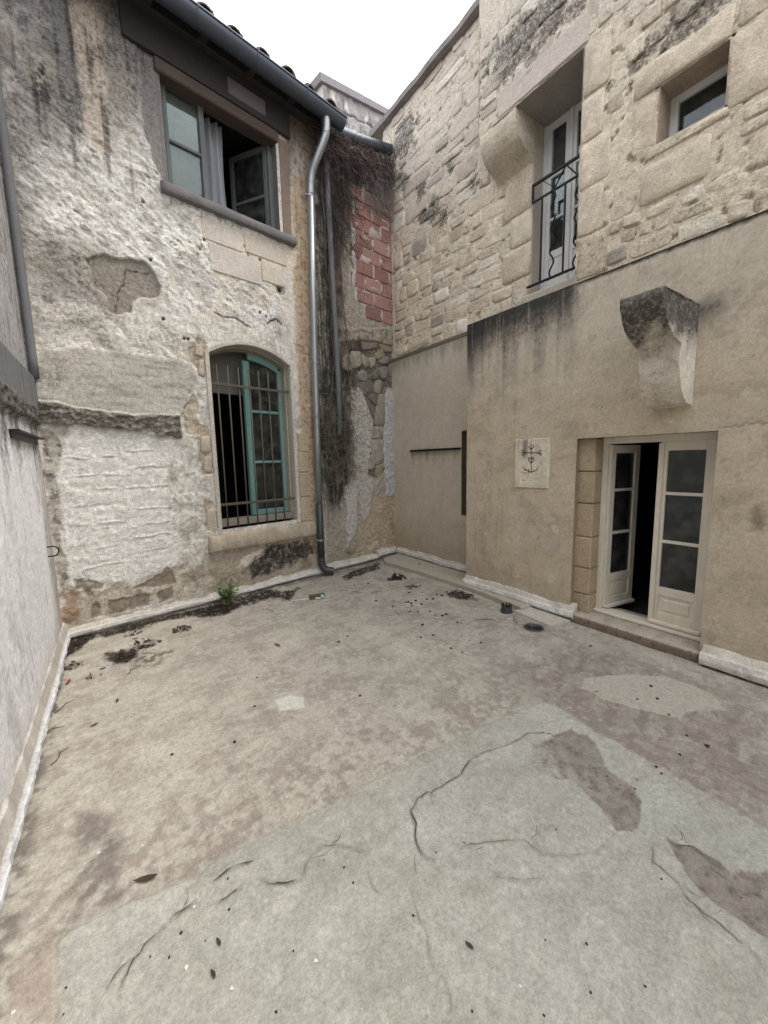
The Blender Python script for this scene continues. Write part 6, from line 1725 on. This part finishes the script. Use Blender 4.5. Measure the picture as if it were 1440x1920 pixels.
TWIG_LAB = ['dry twig by the left kerb below the red leaf', 'short twig in front of the rotted leaf stain', 'straight twig lying between the weed and the brown packet', 'twig in front of the downpipe shoe, middle of a row', 'forked twig in front of the low cement step',
    'twig nearest the brown packet', 'bent twig among the dark berries', 'long twig pointing at the leaf strainer', 'twig lying beside the leaf strainer', 'thin crossed twig near the left kerb', 'tiny twig close to the left kerb']
def twig(x, y, L, ang, label):
    z = floor_z(x, y) + .006
    pts = [(x + (t - .5) * L * math.cos(ang) + .01 * math.sin(t * 7 + x), y + (t - .5) * L * math.sin(ang) + .01 * math.cos(t * 6 + y), z + .004 * math.sin(t * 5)) for t in np.linspace(0, 1, 7)]
    m = MB().tube(pts, [.0028, .003, .0028, .0026, .0024, .002, .0014], 5)
    if rg.random() < .5:
        p = np.array(pts[3]); m.tube([p, p + np.array([.25 * L * math.cos(ang + .7), .25 * L * math.sin(ang + .7), .006])], [.002, .001], 5)
    tag(m.build('twig', M_TWIG), label, 'twig', 'dry twigs on the floor')
for i, (x, y) in enumerate(LEAF['twig']):
    twig(x, y, [.14, .10, .17, .14, .18, .12, .15, .22, .18, .13, .12][i % 11], [.9, 1.0, 1.75, -.75, .1, -.3, 1.2, -.7, .6, 1.1, .3][i % 11], TWIG_LAB[i])
def lump_mesh(name, mat, seed, sub=1):
    bm = bmesh.new(); bmesh.ops.create_icosphere(bm, subdivisions=sub, radius=1.0)
    r_ = random.Random(seed)
    for v in bm.verts: v.co *= r_.uniform(.75, 1.15); v.co.z *= .7
    me = bpy.data.meshes.new(name); bm.to_mesh(me); bm.free(); me.materials.append(mat); return me
LM = [lump_mesh('dry_fruit', M_PELLET, s) for s in range(3)]
for i, (x, y) in enumerate(LEAF['pellet']):
    o = bpy.data.objects.new('dry_fruit', LM[i % 3]); COL.objects.link(o)
    s = rg.uniform(.006, .011) if math.hypot(x, y) > 2.2 else rg.uniform(.0028, .0048)
    if i < 28: s *= 1.5
    o.location = (x, y, floor_z(x, y) + s * .45); o.rotation_euler = (0, 0, rg.uniform(0, 6)); o.scale = (s * rg.uniform(1, 1.6), s, s)
    if inside((x, y), FL['patch']): tag(o, 'tiny dark crumb lying on the grey screed patch', 'crumb', 'dark crumbs on the screed patch')
    elif y > 2.2 and x > 2.0: tag(o, 'dark dried berry scattered in front of the low cement step', 'berry', 'dark berries by the low step')
    elif x > 2.0: tag(o, 'dark crumb on the brown floor beyond the screed patch', 'crumb', 'dark crumbs on the brown floor')
    else: tag(o, 'dark crumb on the open beige floor', 'crumb', 'dark crumbs on the beige floor')
CM = lump_mesh('plaster_chip', M_CHIP, 9)
for i, (x, y) in enumerate(LEAF['white']):
    o = bpy.data.objects.new('plaster_chip', CM); COL.objects.link(o); s = rg.uniform(.004, .007)
    o.location = (x, y, floor_z(x, y) + s * .4); o.rotation_euler = (0, 0, rg.uniform(0, 6)); o.scale = (s * 1.3, s, s * .8)
    if inside((x, y), FL['patch']): tag(o, 'small white plaster chip on the grey screed patch', 'chip', 'white chips on the screed patch')
    else: tag(o, 'small white plaster chip on the old floor', 'chip', 'white chips on the old floor')
# flattened card packet with a pale blue cap
px, py = 1.93, 4.13; pz = floor_z(px, py)
pk = empty('card_packet', (px, py, pz), 'small brown packet with a pale blue cap near the back wall', 'packet')
PF = Frame((px, py, pz), (.96, -.28, 0), (.28, .96, 0), (0, 0, 1))
MB(PF).box(-.09, .09, -.03, .03, .004, .045, .004).build('carton', M_CARD, pk)
MB(PF).box(-.03, .085, -.055, -.032, .004, .022, .006).build('wrapper', M_BLUE, pk)
m = MB(PF); m.tube([(.055, -.045, .022), (.055, -.05, .045)], [.022, .018], 10); m.build('cap', M_BLUE, pk, True)
MB(PF).tube([(-.10, -.01, .008), (-.20, .0, .008), (-.30, .012, .008)], .004, 6).build('stick', M_CHIP, pk)
# dark clot of leaves by the step, red scrap
def clump(name, x, y, r, n, mat, label, cat):
    m = MB(); z = floor_z(x, y)
    for k in range(n):
        a = rg.uniform(0, 6.28); q = r * math.sqrt(rg.random())
        leaf_quad(m, (x + q * math.cos(a), y + q * math.sin(a) * .6, z + rg.uniform(.002, .05 * (1 - q / r) + .008)), (rg.gauss(0, 1), rg.gauss(0, 1), rg.uniform(-.2, .6)), (rg.gauss(0, .5), rg.gauss(0, .5), 1), rg.uniform(.3, .55) * r, rg.uniform(.15, .3) * r)
    return tag(m.build(name, mat, None, True), label, cat)
clump('leaf_clump', 3.14, 4.16, .13, 80, M_LITTER, 'black sodden clump of leaves in front of the low step', 'leaf clump')
clump('leaf_clump', 3.06, 3.72, .09, 30, M_LITTER, 'flat dark scrap of rotted leaves on the floor', 'leaf clump')
clump('leaf_clump', 3.72, 4.35, .10, 40, M_LITTER, 'dark sodden leaves lying on the low cement step', 'leaf clump')
for (x_, y_, r_, n_, l_) in ((.49, 4.13, .10, 45, 'brown clump of dead leaves standing clear of the back kerb'), (.11, 4.33, .07, 26, 'brown clump of dead leaves behind the rotted leaf stain'), (-.33, 3.91, .07, 40, 'brown clump of dead leaves in the corner by the left kerb'), (-.21, 3.62, .05, 18, 'small brown clump of dead leaves near the left kerb'), (.17, 3.98, .11, 30, 'thin brown scatter of dead leaves over the rotted stain')):
    clump('leaf_clump', x_, y_, r_, n_, M_LEAFD, l_, 'leaf clump')
clump('red_scrap', 2.66, 2.86, .035, 16, mat_plain('red_film', S(170, 40, 44), .5, 0, .2, 40, .1, .001), 'crumpled scrap of red wrapper on the floor', 'wrapper')
